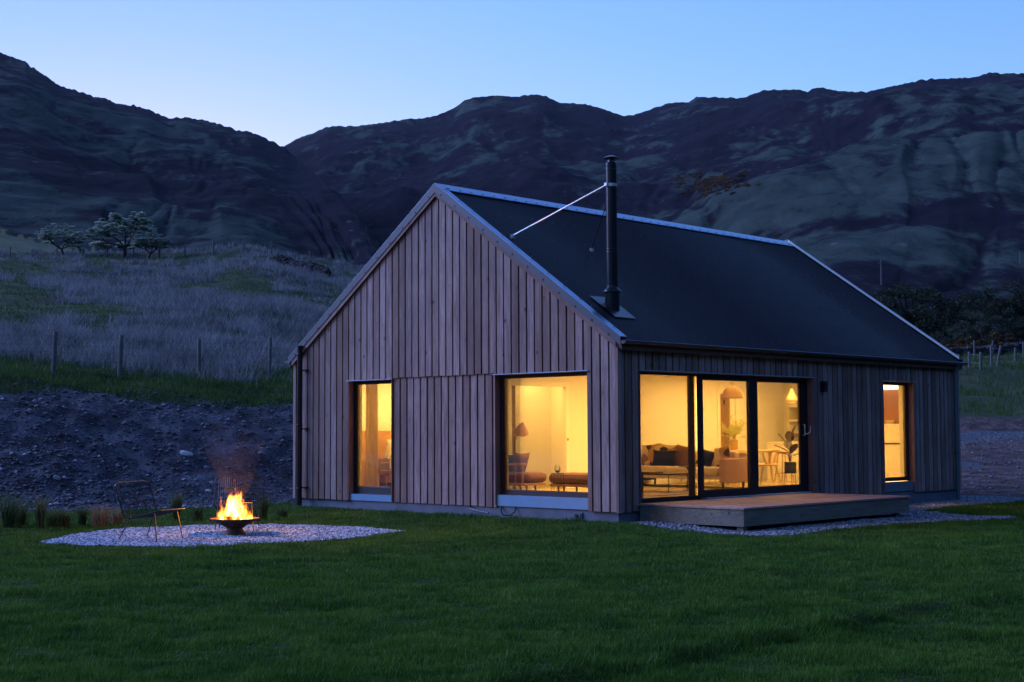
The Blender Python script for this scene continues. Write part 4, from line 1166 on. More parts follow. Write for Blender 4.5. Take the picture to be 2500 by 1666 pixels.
# ---- windows
def frame(nm, put, u0, u1, z0, z1, t, d0, d1, mat, parent, bz=None, tz=None):
    m = MB(); bz = bz or t; tz = tz or t
    def bx(ua, ub, za, zb):
        a = put(ua, d0, za); b = put(ub, d1, zb)
        m.box(min(a[0], b[0]), max(a[0], b[0]), min(a[1], b[1]), max(a[1], b[1]), za, zb)
    bx(u0, u0+t, z0, z1); bx(u1-t, u1, z0, z1); bx(u0+t, u1-t, z0, z0+bz); bx(u0+t, u1-t, z1-tz, z1)
    return m.build(nm, mat, parent)
def pane(put, u0, u1, z0, z1, d_, parent):
    m = MB(); a = put(u0, d_, z0); b = put(u1, d_+.008, z1)
    m.box(min(a[0], b[0]), max(a[0], b[0]), min(a[1], b[1]), max(a[1], b[1]), z0, z1); return m.build('glass', M_glass, parent)
def slab(put, u0, u1, z0, z1, d0, d1, nm, mat, parent):
    m = MB(); a = put(u0, d0, z0); b = put(u1, d1, z1)
    m.box(min(a[0], b[0]), max(a[0], b[0]), min(a[1], b[1]), max(a[1], b[1]), z0, z1); return m.build(nm, mat, parent)
def reveal(put, u0, u1, z0, z1, parent):
    m = MB()
    for (ua, ub, za, zb) in ((u0-.001, u0+.012, z0, z1), (u1-.012, u1+.001, z0, z1), (u0+.012, u1-.012, z1-.006, z1+.004)):
        a = put(ua, -.0, za); b = put(ub, .125, zb)
        m.cur = random.random()*5
        m.box(min(a[0], b[0]), max(a[0], b[0]), min(a[1], b[1]), max(a[1], b[1]), za, zb)
    m.build('reveal', M_reveal, parent)
def window(nm, label, put, u0, u1, zg, panel_mat, zp0, zp1, left_high=True):
    w_ = bpy.data.objects.new('window', None); COL.objects.link(w_); w_.parent = H; w_['label'] = label
    frame('frame', put, u0+.013, u1-.013, zp1+.008, 2.354, .085, .13, .20, M_frame, w_, bz=zg-zp1-.008, tz=.045)
    frame('inner_frame', put, u0+.098, u1-.098, zg, 2.309, .02, .15, .19, M_bronze, w_)
    pane(put, u0+.09, u1-.09, zg-.01, 2.32, .165, w_)
    reveal(put, u0, u1, zp0+.01, 2.356, w_)
    slab(put, u0+.014, u1-.014, zp0, zp1, .032, .12, 'sill_panel', panel_mat, w_)
    slab(put, u0-.03, u1+.03, 2.358, 2.372, -.035, .024, 'head_flashing', M_flash, w_)
    return w_
w1 = window('window', 'narrow bedroom window behind a linen curtain', gput, 5.66, 6.96, .255, M_panel, .0, .125)
w2 = window('window', 'wide gable window of the living room', gput, .66, 2.87, .29, M_panel, .02, .215)
w3 = window('window', 'tall narrow kitchen window in the long wall', lput, 8.69, 9.97, .31, M_panel2, .035, .24)
# sliding door
SD = bpy.data.objects.new('sliding_door', None); COL.objects.link(SD); SD.parent = H
frame('frame', lput, .597, 5.948, .13, 2.354, .055, .12, .22, M_frame, SD, bz=.07, tz=.045)
reveal(lput, .585, 5.96, .13, 2.356, SD)
slab(lput, .555, 5.99, 2.358, 2.374, -.04, .024, 'head_flashing', M_flash, SD)
slab(lput, 2.45, 5.8, .125, .150, -.03, .119, 'threshold', M_flash, SD)
pane(lput, .65, 2.40, .20, 2.31, .175, SD)
slab(lput, 2.19, 2.33, .2, 2.31, .17, .215, 'fixed_stile', M_bronze, SD)
for a, b in ((2.33, 4.10), (4.10, 5.90)):
    sa = bpy.data.objects.new('door_leaf', None)
    fr = frame('door_leaf', lput, a, b, .151, 2.335, .15 if a < 3 else .14, .09 if a < 3 else .125, .118 if a < 3 else .165, M_frame, SD, bz=.13, tz=.075)
    pane(lput, a+.14, b-.13, .275, 2.265, .10 if a < 3 else .14, fr)
    frame('inner_bead', lput, a+(.15 if a < 3 else .14), b-(.15 if a < 3 else .14), .281, 2.260, .045, .119 if a < 3 else .150, .14 if a < 3 else .18, M_bronze, fr, bz=.012, tz=.012)
m = MB(); m.tube([(5.79, .12, 1.24), (5.79, .085, 1.24), (5.79, .085, 1.45), (5.79, .12, 1.45)], .011, 8)
m.tube([(5.79, .085, 1.27), (5.83, .04, 1.27), (5.87, .02, 1.30), (5.88, .015, 1.37), (5.87, .012, 1.42)], .010, 8)
m.build('handle', M_steel, SD, True)
m = MB(); m.box(6.235, 6.345, -.10, -.0, 2.09, 2.30); m.box(6.225, 6.355, -.02, .0, 2.11, 2.28)
m.build('wall_light', M_blackmetal, H)

# ---- flue
FX, FY = .773, .745
fz = zr(FY)
fl_ = bpy.data.objects.new('flue', None); COL.objects.link(fl_); fl_.parent = H; fl_.location = (FX, FY, 0)
MB().lathe([(.098, fz-.2), (.098, 6.02), (.088, 6.03), (0, 6.03)], n=28).build('pipe', M_flue, fl_, True)
m = MB()
for z, r in ((5.98, .103), (5.90, .101), (4.45, .101), (4.50, .101)): m.lathe([(.098, z-.012), (r, z-.01), (r, z+.01), (.098, z+.012)], n=28)
pieces(m.build('pipe_joint', M_flue, fl_, True))
MB().lathe([(.070, 6.02), (.058, 6.05), (.060, 6.10), (.075, 6.12)], n=20).build('cap_neck', M_flue, fl_, True)
MB().lathe([(0, 6.155), (.05, 6.15), (.125, 6.118), (.130, 6.108), (.08, 6.112), (0, 6.11)], n=28).build('rain_cap', M_flue, fl_, True)
MB().lathe([(.098, 5.60), (.106, 5.602), (.106, 5.655), (.098, 5.657)], n=28).build('clamp', M_steel, fl_, True)
MB().lathe([(.10, 3.87), (.105, 3.83), (.17, 3.77), (.172, 3.755), (.12, 3.76)], n=28).build('storm_collar', M_flue, fl_, True)
MB().lathe([(.125, 3.78), (.13, fz-.25)], n=28).build('flashing_cone', M_flue, fl_, True)
m = MB()
m._add([(-.28, -.30, zr(FY-.30)+.02), (.28, -.30, zr(FY-.30)+.02), (.28, .28, zr(FY+.28)+.02), (-.28, .28, zr(FY+.28)+.02)], [(0, 1, 2, 3)]); m.build('roof_flashing', M_flue, fl_)
for a, b in (((-.10, .02, 5.63), (.36-FX, 2.746-FY, 4.90)), ((-.04, .10, 5.25), (2.446-FX, 2.644-FY, 4.83))):
    m = MB(); m.tube([a, b], .011 if a[0] < -.05 else .009, 6); st = m.build('stay_rod', M_steel if a[0] < -.05 else M_blackmetal, fl_, True)
    MB().box(b[0]-.03, b[0]+.03, b[1]-.03, b[1]+.03, b[2]-.05, b[2]+.02).build('stay_foot', M_steel, st)
MB().box(-.16, -.09, -.03, .03, 5.60, 5.655).build('clamp_bracket', M_steel, fl_)

# ---- interior shell
slab(lput, .30, HL-.3, .10, .17, .30, HW-.3, 'floor', M_floor, H)
slab(lput, .30, HL-.3, 2.60, 2.66, .30, HW-.3, 'ceiling', M_ceil, H)
m = MB()
m.box(.35, 2.02, 4.40, 4.50, .172, 2.598); m.box(2.02, 3.63, 4.40, 4.50, 2.25, 2.598); m.box(3.63, 9.0, 4.40, 4.50, .172, 2.598)
m.box(9.0, 9.64, 4.40, 4.50, 2.2, 2.598); m.box(9.64, HL-.35, 4.40, 4.50, .172, 2.598)
m.box(.35, HL-.35, 5.60, 5.68, .172, 2.598); m.box(4.5, 5.4, 5.05, 5.60, .172, 2.598); m.box(5.2, 5.28, 5.68, HW-.35, .172, 2.598)
m.box(1.2, 1.28, 4.5, 5.6, .172, 2.598)
pieces(m.build('partition_wall', M_plaster, H))
m = MB(); m.box(2.02, 2.12, 4.385, 4.53, .172, 2.25); m.build('sliding_oak_door', M_doorwood, H)
m = MB(); m.box(1.93, 2.02, 4.385, 4.398, .172, 2.34); m.box(2.02, 3.63, 4.385, 4.398, 2.25, 2.34); m.box(3.63, 3.72, 4.385, 4.398, .172, 2.34)
m.box(8.90, 9.0, 4.38, 4.398, .172, 2.31); m.box(9.0, 9.64, 4.38, 4.398, 2.2, 2.31); m.box(9.64, 9.74, 4.38, 4.398, .172, 2.31); pieces(m.build('door_trim', M_trim, H))
m = MB(); m.box(9.0, 9.22, 4.44, 4.48, .172, 2.2); m.box(9.225, 9.46, 4.46, 4.49, .172, 2.2); pieces(m.build('oak_door_leaf', M_doorwood, H))
m = MB(); m.box(9.47, 9.64, 4.43, 4.47, .172, 2.2); m.build('white_door_leaf', M_trim, H)
m = MB()
for z in (.55, 1.2, 1.95): m.box(9.205, 9.245, 4.425, 4.44, z, z+.10)
pieces(m.build('hinge', M_blackmetal, H))
m = MB(); m.box(3.66, 3.68, 4.37, 4.386, 1.15, 1.2); m.build('door_latch', M_blackmetal, H)
lampc = (1.0, .54, .115)
lamp('living_room_light', 'AREA', (2.6, 2.2, 2.57), 82, lampc, shape='RECTANGLE', size=3.4, size_y=2.6)
lamp('dining_light', 'AREA', (8.2, 2.2, 2.57), 290, lampc, shape='RECTANGLE', size=4.0, size_y=2.6)
lamp('hall_light', 'AREA', (3.1, 5.05, 2.57), 21, (1, .54, .12), shape='RECTANGLE', size=2.2, size_y=.7)
lamp('bedroom_light', 'AREA', (2.4, 7.1, 2.57), 130, (1, .56, .13), shape='RECTANGLE', size=2.4, size_y=1.6)

# ---- deck
DK = empty('timber_deck', 'low timber deck with grooved fascia in front of the sliding doors', 'deck', (.5, -2.12, -.28))
def dbox(m, x0, x1, y0, y1, z0, z1): m.box(x0-.5, x1-.5, y0+2.12, y1+2.12, z0+.28, z1+.28)
m = MB(); y = -2.14; i = 0
while y < -.03:
    m.cur = i*.77+.3; y2 = min(y+.142, -.004)
    dbox(m, .49+random.uniform(-.004, .004), 5.82+random.uniform(-.004, .004), y, y2, .098, .126+random.uniform(-.001, .001)); y += .1465; i += 1
m.build('deck_boards', M_deck, DK)
def grooved(m, x0, x1, y0, y1, axis):
    for bi, (zb, zt) in enumerate(((-.168, -.026), (-.022, .096))):
        z = zb; m.cur = random.random()*9
        if axis == 'x': dbox(m, x0, x1, y0+.008, y1, zb, zt)
        else: dbox(m, x0+.008, x1, y0, y1, zb, zt)
        while z+.012 < zt:
            if axis == 'x': dbox(m, x0, x1, y0, y0+.009, z, z+.013)
            else: dbox(m, x0, x0+.009, y0, y1, z, z+.013)
            z += .0215
m = MB(); grooved(m, .535, 5.79, -2.115, -2.09, 'x'); m.build('front_fascia', M_fascia, DK)
m = MB(); grooved(m, .512, .534, -2.115, -.03, 'y'); m.build('side_fascia', M_fascia, DK)
m = MB(); m.cur = 4; dbox(m, 5.768, 5.79, -2.089, -.03, -.168, .096); m.build('side_fascia', M_fascia, DK)
for (x, y) in ((.66, -1.98), (5.5, -1.98), (3.1, -1.7), (.66, -.4), (5.5, -.4)):
    m = MB(); dbox(m, x-.06, x+.06, y-.06, y+.06, -.36, .09); m.build('leg', M_concrete if (x, y) == (.66, -1.98) else M_fascia, DK)

# ================================================================== FURNITURE
FZ0 = .17
def box_part(nm, mat, parent, *bs, bevel=.0):
    m = MB()
    for b in bs: m.box(*b)
    return m.build(nm, mat, parent, bevel=bevel)
def pillow(nm, mat, c, w_, h_, t_, rz, label, cat='cushion', grp=None, tilt=.18, roll=0):
    n = 14; vs = []; fs = []
    for sgn in (1, -1):
        for i in range(n+1):
            for j in range(n+1):
                u = i/n*2-1; v = j/n*2-1
                th = ((1-abs(u)**2.6)*(1-abs(v)**2.6))**.55*t_*.5*sgn
                pin = 1-.10*(1-u*u)*abs(v)**3; pin2 = 1-.12*(1-v*v)*abs(u)**3
                vs.append((th, u*w_/2*pin2, v*h_/2*pin))
        b0 = 0 if sgn == 1 else (n+1)**2
        for i in range(n):
            for j in range(n):
                a = b0+i*(n+1)+j; q = (a, a+n+1, a+n+2, a+1); fs.append(q if sgn == 1 else q[::-1])
    m = MB(); m._add(vs, fs); o = m.build(nm, mat, None, True)
    o.location = c; o.rotation_euler = (roll, tilt, rz)
    return tag(o, label, cat, grp)
def patmat(name, seed):
    m, nt, b = newmat(name); o = objco(nt)
    mp = mapping(nt, o, (1, 3.2, 3.2), (seed, 0, 0)); vo = N(nt, 'ShaderNodeTexVoronoi'); vo.inputs['Scale'].default_value = 1.6
    ad = N(nt, 'ShaderNodeVectorMath', operation='ADD'); ad.inputs[1].default_value = (seed*3.1, seed*1.7, seed); nt.links.new(mp, ad.inputs[0]); nt.links.new(ad.outputs[0], vo.inputs['Vector'])
    sc = N(nt, 'ShaderNodeSeparateColor'); nt.links.new(vo.outputs['Color'], sc.inputs[0])
    r = N(nt, 'ShaderNodeValToRGB'); r.color_ramp.interpolation = 'CONSTANT'; e = r.color_ramp.elements
    cols = [(0, (.60, .48, .32)), (.35, (.06, .035, .04)), (.55, (.50, .26, .07)), (.72, (.62, .50, .36)), (.88, (.25, .13, .09))]
    while len(e) < 5: e.new(.5)
    for i, (p, c) in enumerate(cols): e[i].position = p; e[i].color = (*c, 1)
    nt.links.new(sc.outputs[0], r.inputs[0]); nt.links.new(r.outputs[0], b.inputs['Base Color']); b.inputs['Roughness'].default_value = .95
    return m
# sofa (faces the gable window)
t = empty('sofa', 'long sand coloured sofa with rose brown sides behind the sliding door', 'sofa', (5.5, 1.83, FZ0))
def sb(x0, x1, y0, y1, z0, z1): return (x0-5.5, x1-5.5, y0-1.83, y1-1.83, z0-FZ0, z1-FZ0)
box_part('base', M_sofa, t, sb(5.55, 6.38, 1.93, 4.58, .345, .42), bevel=.015)
for a, b in ((1.975, 3.25), (3.26, 4.52)):
    box_part('seat_cushion', M_sofa, t, sb(5.50, 6.2, a, b, .42, .60), bevel=.06)
    box_part('back_cushion', M_sofa, t, sb(6.12, 6.34, a, b, .58, .93), bevel=.07)
box_part('backrest', M_sofa, t, sb(6.32, 6.44, 1.84, 4.62, .33, .90), bevel=.03)
box_part('armrest', M_sofa2, t, sb(5.54, 6.44, 1.83, 1.96, .285, .775), bevel=.02)
box_part('armrest', M_sofa, t, sb(5.54, 6.44, 4.54, 4.60, .285, .775), bevel=.02)
for yy in (1.90, 4.2):
    box_part('leg', M_blackmetal, t, sb(5.60, 5.635, yy, yy+.035, FZ0, .284)); box_part('leg', M_blackmetal, t, sb(6.31, 6.345, yy, yy+.035, FZ0, .284)); box_part('leg_rail', M_blackmetal, t, sb(5.60, 6.345, yy, yy+.035, .285, .345))
GC = 'cushions on the long sofa'
pillow('cushion', patmat('patterned_linen', 1.3), (5.98, 4.06, .82), .52, .50, .16, 0, 'cream cushion with dark oval print at the left end of the sofa', 'cushion', GC, .22, -.1)
pillow('cushion', patmat('patterned_linen_b', 2.9), (6.08, 3.72, .83), .50, .48, .14, .1, 'patterned cushion half hidden behind the wide black cushion', 'cushion', GC, .2, .1)
pillow('cushion', M_dkcush, (5.80, 3.56, .76), .62, .36, .15, .03, 'wide black velvet cushion on the left seat of the sofa', 'cushion', GC, .22)
pillow('cushion', M_brcush, (6.02, 3.22, .80), .50, .48, .15, -.1, 'crumpled brown linen cushion right of the wide black one', 'cushion', GC, .2, .12)
pillow('cushion', M_dkcush, (5.86, 2.52, .775), .36, .36, .15, .45, 'small black velvet cushion in the middle of the sofa', 'cushion', GC, .28, .3)
pillow('cushion', patmat('patterned_linen_c', 4.2), (5.92, 2.15, .81), .46, .46, .16, -.2, 'patterned cushion leaning on the right arm of the sofa', 'cushion', GC, .25, -.25)
# rug, coffee table
o = box_part('rug', M_rug, None, (2.0, 4.9, .9, 3.6, .171, .181)); tag(o, 'flat woven rug under the black coffee table', 'rug')
t = empty('coffee_table', 'black metal coffee table with thin legs in front of the sofa', 'table', (3.1, 1.35, .18))
box_part('tabletop', M_blackmetal, t, (0, .62, 0, 1.35, .335, .355))
for (a, b) in ((.02, .02), (.6, .02), (.02, 1.33), (.6, 1.33)): MB().tube([(a, b, 0), (a, b, .335)], .009, 6).build('leg', M_blackmetal, t)
m = MB(); m.tube([(.02, .02, .12), (.02, 1.33, .12)], .007, 5); m.tube([(.6, .02, .12), (.6, 1.33, .12)], .007, 5); m.tube([(.02, .02, .12), (.6, .02, .12)], .007, 5); m.build('stretcher', M_blackmetal, t)
o = box_part('book', M_brcush, None, (3.2, 3.45, 1.75, 2.1, .536, .556)); tag(o, 'lower book of the pair stacked on the coffee table', 'book', 'books on the coffee table')
o = box_part('book', M_sofa, None, (3.22, 3.42, 1.78, 2.05, .557, .577)); tag(o, 'upper smaller book of the pair on the coffee table', 'book', 'books on the coffee table')
m = MB(); m.lathe([(0, 0), (.042, 0), (.042, .10), (.036, .10), (.036, .02), (0, .02)], n=18); o = m.build('candle_jar', simple('red_glass', (.35, .03, .02), .3), None, True); o.location = (3.4, 2.3, .536); tag(o, 'red glass candle jar on the coffee table beside the books', 'candle')
t = empty('pedestal_table', 'small black round pedestal table at the end of the coffee table', 'table', (4.25, 1.72, .18))
MB().lathe([(0, .455), (.22, .455), (.22, .47), (0, .47)], n=24).build('tabletop', M_blackmetal, t, True)
MB().lathe([(.012, 0), (.012, .36), (.09, .455)], n=16).build('stem', M_blackmetal, t, True)
MB().lathe([(0, 0), (.13, 0), (.12, .012), (0, .012)], n=20).build('base', M_blackmetal, t, True)
t = empty('log_basket', 'dark woven basket standing inside the fixed pane of the door', 'basket', (1.06, .62, FZ0))
MB().lathe([(0, .01), (.21, .01), (.225, .2), (.235, .44), (.22, .45), (.215, .3), (.2, .03), (0, .03)], n=26).build('basket_body', M_basket, t, True)
m = MB()
for i in range(17): m.lathe([(.232, .02+i*.026), (.240, .03+i*.026), (.232, .04+i*.026)], n=26)
m.build('weave', M_basket, t)
# dining set
t = empty('dining_table', 'pale oak dining table behind the sofa', 'table', (7.9, 3.2, FZ0))
box_part('tabletop', M_lightoak, t, (-.95, .95, -.45, .45, .70, .735), bevel=.01)
for (a, b) in ((-.8, -.35), (.8, -.35), (-.8, .35), (.8, .35)): MB().tube([(a, b, .70), (a*1.06, b*1.1, 0)], [.035, .02], 8).build('leg', M_lightoak, t, True)
def dchair(label, loc, rz):
    t = empty('dining_chair', label, 'chair', loc, rz, 'pale oak dining chairs around the table')
    MB().blob((0, 0, .44), (.23, .23, .025), .5, 14, 6).build('seat', M_lightoak, t, True)
    m = MB(); m.tube([(.26*cos(a), .27*sin(a), .72+.02*abs(cos(a))) for a in [pi*.5+pi*i/10 for i in range(11)]], [.018]+[.026]*9+[.018], 8)
    m.build('backrest', M_lightoak, t, True)
    for sgn in (-1, 1):
        MB().tube([(-.16, sgn*.20, .72), (-.12, sgn*.16, .6), (-.1, sgn*.12, .45)], [.022, .03, .03], 7).build('arm_support', M_lightoak, t, True)
        MB().tube([(.0, sgn*.27, .72), (-.02, sgn*.23, .58), (-.05, sgn*.16, .45)], [.02, .026, .03], 7).build('arm_support', M_lightoak, t, True)
        MB().tube([(.14, sgn*.15, .43), (.23, sgn*.24, 0)], [.022, .012], 7).build('leg', M_lightoak, t, True)
        MB().tube([(-.14, sgn*.15, .43), (-.23, sgn*.24, 0)], [.022, .012], 7).build('leg', M_lightoak, t, True)
dchair('pale oak dining chair fully in view through the right door leaf', (7.55, 2.15, FZ0), pi/2+.25)
dchair('pale oak dining chair on the near side hidden behind the sofa arm', (6.95, 2.50, FZ0), pi/2)
dchair('pale oak dining chair at the left end of the table behind the sofa', (6.70, 3.25, FZ0), 0)
dchair('pale oak dining chair on the far side of the table', (7.5, 4.0, FZ0), -pi/2)
t = empty('vase', 'tall speckled stone vase full of green branches on the dining table', 'vase', (7.85, 3.2, FZ0+.735))
MB().lathe([(0, 0), (.078, 0), (.085, .02), (.085, .22), (.07, .235), (.035, .25), (.03, .30), (.038, .31), (.028, .31), (.02, .26)], n=24).build('vase_body', M_vase, t, True)
M_sprig = grassmat('olive_sprigs', [(.2, (.30, .34, .06)), (.6, (.60, .62, .14)), (.9, (.85, .82, .45))], 9)
random.seed(4); cs = []; m = MB()
for i in range(30):
    a = random.uniform(0, 2*pi); r_ = random.uniform(.05, .30); z_ = random.uniform(.42, .78)-.4*r_
    m.tube([(0, 0, .28), (cos(a)*r_*.4, sin(a)*r_*.4, .28+(z_-.28)*.6), (cos(a)*r_, sin(a)*r_, z_)], .003, 4)
    for k in (.6, .8, 1): cs.append((cos(a)*r_*k, sin(a)*r_*k, .28+(z_-.28)*k, .055))
m.build('stems', M_oak, t); leafcloud(cs, 22, .014, M_sprig, t, 'leaves', .9)
# plant on stand
t = empty('potted_plant', 'dark broad leaved plant in a black pot on a thin stand', 'plant', (7.60, 1.60, FZ0))
MB().lathe([(0, .26), (.12, .26), (.125, .27), (.125, .50), (.115, .50), (.11, .47), (0, .47)], n=24).build('pot', M_pot, t, True)
for k in range(3):
    a = 2*pi*k/3+.4; MB().tube([(.12*cos(a), .12*sin(a), .5), (.12*cos(a), .12*sin(a), .26), (.15*cos(a), .15*sin(a), 0)], .007, 5).build('stand_leg', M_blackmetal, t)
def leaf(c, L, Wd, az, el, mat):
    m = MB(); n = 8; vs = []
    dx = Vector((cos(az)*cos(el), sin(az)*cos(el), sin(el))); sd_ = Vector((-sin(az), cos(az), 0)); nn = dx.cross(sd_)
    for i in range(n+1):
        f = i/n; wd = Wd*sin(pi*min(1, f*.97+.02))**.7; p = Vector(c)+dx*L*f+nn*(-.12*L*f*f)
        vs += [p-sd_*wd*.5+nn*.02, p, p+sd_*wd*.5+nn*.02]
    fs = []
    for i in range(n): b_ = i*3; fs += [(b_, b_+3, b_+4, b_+1), (b_+1, b_+4, b_+5, b_+2)]
    m._add(vs, fs); return m.build('leaf', mat, t, True)
ia = math.atan2(R2[1], R2[0])
m = MB()
for (az, el, L, Wd, r_, z_) in ((ia+.1, 1.35, .30, .22, .02, .98), (ia+pi, .55, .30, .15, .03, .72), (ia+pi-.3, 1.0, .30, .14, .03, .86), (ia+.2, .7, .28, .2, .03, .74), (ia-1.2, .9, .28, .2, .03, .68), (ia+1.6, .8, .3, .2, .04, .75), (ia+pi+.4, .2, .24, .13, .04, .66), (ia+.6, .3, .22, .15, .05, .62), (ia+pi/2, 1.2, .28, .2, .0, .9)):
    c = (r_*cos(az)*2, r_*sin(az)*2, z_); leaf(c, L, Wd, az, el, M_leafd); m.tube([(0, 0, .47), (c[0]*.5, c[1]*.5, (z_+.47)/2), c], .005, 4)
m.build('stems', M_leafd, t)
# pendant lamps
def pendant(label, loc, prof, mat, grp, topz, bulb_r, energy):
    t = empty('pendant_lamp', label, 'lamp', loc, 0, grp)
    MB().lathe(prof, n=32).build('lamp_shade', mat, t, True)
    MB().tube([(0, 0, max(p[1] for p in prof)-.005), (0, 0, 2.6-loc[2])], .004, 5).build('cord', M_blackmetal, t)
    MB().lathe([(0, .012), (bulb_r, .012), (bulb_r, .02), (0, .02)], n=24).build('diffuser', M_bulb, t)
pendant('terracotta dome pendant lamp hanging over the dining table', (7.80, 3.20, 2.045), [(.24, 0), (.235, .02), (.205, .12), (.17, .20), (.10, .25), (.02, .27), (.0, .27)], M_pend, None, 2.6, .225, 9)
pendant('cream teardrop pendant lamp over the kitchen peninsula', (9.95, 3.05, 1.965), [(.08, 0), (.085, .03), (.125, .06), (.13, .10), (.09, .17), (.055, .23), (.04, .28), (.015, .33), (0, .335)], M_pend2, None, 2.6, .075, 6)
# kitchen
t = empty('kitchen_peninsula', 'pale kitchen peninsula standing behind the plant', 'kitchen unit', (9.9, 2.55, FZ0))
box_part('cabinet', M_kitchen, t, (.02, .62, .02, 1.18, 0, .86)); box_part('worktop', M_kitchen, t, (0, .66, 0, 1.2, .861, .90), bevel=.005)
t = empty('bar_stool', 'slim oak bar stool with low back at the peninsula', 'stool', (9.35, 2.9, FZ0))
MB().blob((0, 0, .68), (.19, .19, .025), .6, 14, 6).build('seat', M_oak, t, True)
for a in (.8, 2.36, 3.93, 5.5): MB().tube([(.12*cos(a), .12*sin(a), .68), (.22*cos(a), .22*sin(a), 0)], .013, 6).build('leg', M_oak, t, True)
m = MB(); m.tube([(.19*cos(a), .19*sin(a), .2) for a in (.8, 2.36, 3.93, 5.5)], .008, 5, closed=True); m.build('footrest', M_oak, t)
t = empty('wall_shelves', 'pale shelves with a dark box in the kitchen corner', 'shelf', (11.28, 2.62, FZ0))
box_part('shelf', M_kitchen, t, (0, .36, 0, 1.42, 1.72, 1.76)); box_part('shelf', M_kitchen, t, (0, .36, 0, 1.42, 1.38, 1.42)); box_part('shelf', M_kitchen, t, (0, .36, 0, 1.42, 1.10, 1.13)); box_part('side_panel', M_kitchen, t, (0, .36, 1.40, 1.42, .0, 1.72))
o = box_part('storage_box', M_brcush, None, (11.35, 11.55, 3.62, 3.82, FZ0+1.421, FZ0+1.64)); tag(o, 'brown box standing on the kitchen shelf', 'box')
t = empty('kitchen_counter', 'white kitchen counter with raised ledge seen through the narrow window', 'kitchen unit', (11.05, .36, FZ0))
box_part('cabinet', M_kitchen, t, (0, .58, 0, 2.2, 0, .84)); box_part('worktop', M_bronze, t, (-.02, .58, 0, 2.2, .842, .868))
box_part('upstand', M_kitchen, t, (.02, .58, 0, 2.2, .87, 1.26)); box_part('ledge', M_trim, t, (.0, .58, 0, 2.2, 1.262, 1.30))
box_part('splashback', M_brown, t, (.50, .58, 0, 2.2, 1.302, 2.08)); box_part('light_strip', M_bulb, t, (.30, .5, 0, 2.2, 2.10, 2.20))
MBb = MB().lathe([(0, 0), (.05, 0), (.09, .035), (.10, .09), (.09, .09), (.08, .04), (0, .015)], n=20); o = MBb.build('bowl', M_lightoak, None, True); o.location = (11.35, 1.35, FZ0+1.30); tag(o, 'small pale bowl on the kitchen ledge', 'bowl')
# gable window room
def rot90(o): return o
t = empty('armchair', 'low taupe armchair with oak spindle side behind the gable window', 'armchair', (1.38, 3.44, FZ0))
box_part('base', M_oak, t, (.0, .60, .0, .92, .145, .195), bevel=.008)
box_part('seat_cushion', M_daybed, t, (.045, .62, -.04, .90, .2, .395), bevel=.08)
for a, b in ((.08, .20), (.15, .10), (.5, .20), (.08, .75)): MB().tube([(a, b, .15), (a, b-.02, 0)], [.025, .016], 7).build('leg', M_oak, t, True)
for sx in (.0,):
    box_part('arm_rail', M_oak, t, (sx, sx+.04, .0, .92, .53, .575), bevel=.005)
    m = MB()
    for k in range(5): m.box(sx+.01, sx+.03, .06+k*.19, .08+k*.19, .19, .53)
    m.build('spindle', M_oak, t)
box_part('backrest', M_daybed, t, (.05, .60, .78, .92, .38, .68), bevel=.05)
pillow('cushion', M_daybed, (1.70, 3.86, .74), .42, .42, .14, -pi/2, 'slumped taupe pillow on the low armchair', 'cushion', 'pillows on the armchair', .35)
pillow('cushion', M_dkcush, (1.62, 4.08, .73), .40, .36, .12, -pi/2, 'black pillow tucked behind the taupe pillow on the armchair', 'cushion', 'pillows on the armchair', .15)
t = empty('ottoman', 'long low taupe ottoman in the gable window', 'ottoman', (1.52, 1.62, FZ0))
box_part('base', M_oak, t, (.02, .68, .02, 1.33, .145, .195), bevel=.008)
box_part('cushion', M_daybed, t, (-.02, .72, 0, 1.36, .2, .395), bevel=.085)
for a, b in ((.10, 1.18), (.12, 1.06), (.58, 1.15), (.10, .35), (.58, .35)): MB().tube([(a, b, .15), (a, b, 0)], [.024, .016], 7).build('leg', M_oak, t, True)
t = empty('wire_side_table', 'small black wire side table holding a glass in the gable window', 'table', (1.15, 2.40, FZ0))
MB().lathe([(0, .40), (.12, .40), (.12, .412), (0, .412)], n=24).build('tabletop', M_blackmetal, t, True)
m = MB()
for k in range(10): a = 2*pi*k/10; m.tube([(.115*cos(a), .115*sin(a), .40), (.12*cos(a), .12*sin(a), 0)], .0035, 4)
m.build('wire_legs', M_blackmetal, t)
m = MB(); m.lathe([(.0, 0), (.03, .0), (.055, .05), (.056, .08), (.04, .15), (.038, .15), (.053, .08), (.05, .05), (0, .006)], n=20); o = m.build('drinking_glass', M_glass, None, True); o.location = (1.15, 2.40, FZ0+.413); tag(o, 'tumbler of dark drink on the wire side table', 'glass')
MB().lathe([(0, .008), (.027, .01), (.048, .045), (0, .045)], n=18).build('drink', M_brcush, o, True)
t = empty('floor_lamp', 'floor lamp with tilted conical shade behind the armchair', 'lamp', (1.80, 4.10, FZ0))
MB().tube([(0, 0, 0), (0, 0, 1.0), (.05, -.08, 1.22)], .009, 6).build('stem', M_blackmetal, t)
m = MB(); m.lathe([(.02, .2), (.06, .15), (.15, -.02), (.145, -.02), (.05, .14)], n=24); o = m.build('lamp_shade', M_sofa2, t, True); o.location = (.08, -.10, 1.17); o.rotation_euler = (radians(28), radians(-20), 0)
MB().lathe([(0, 0), (.14, 0), (.13, .015), (0, .015)], n=20).build('base', M_blackmetal, t, True)
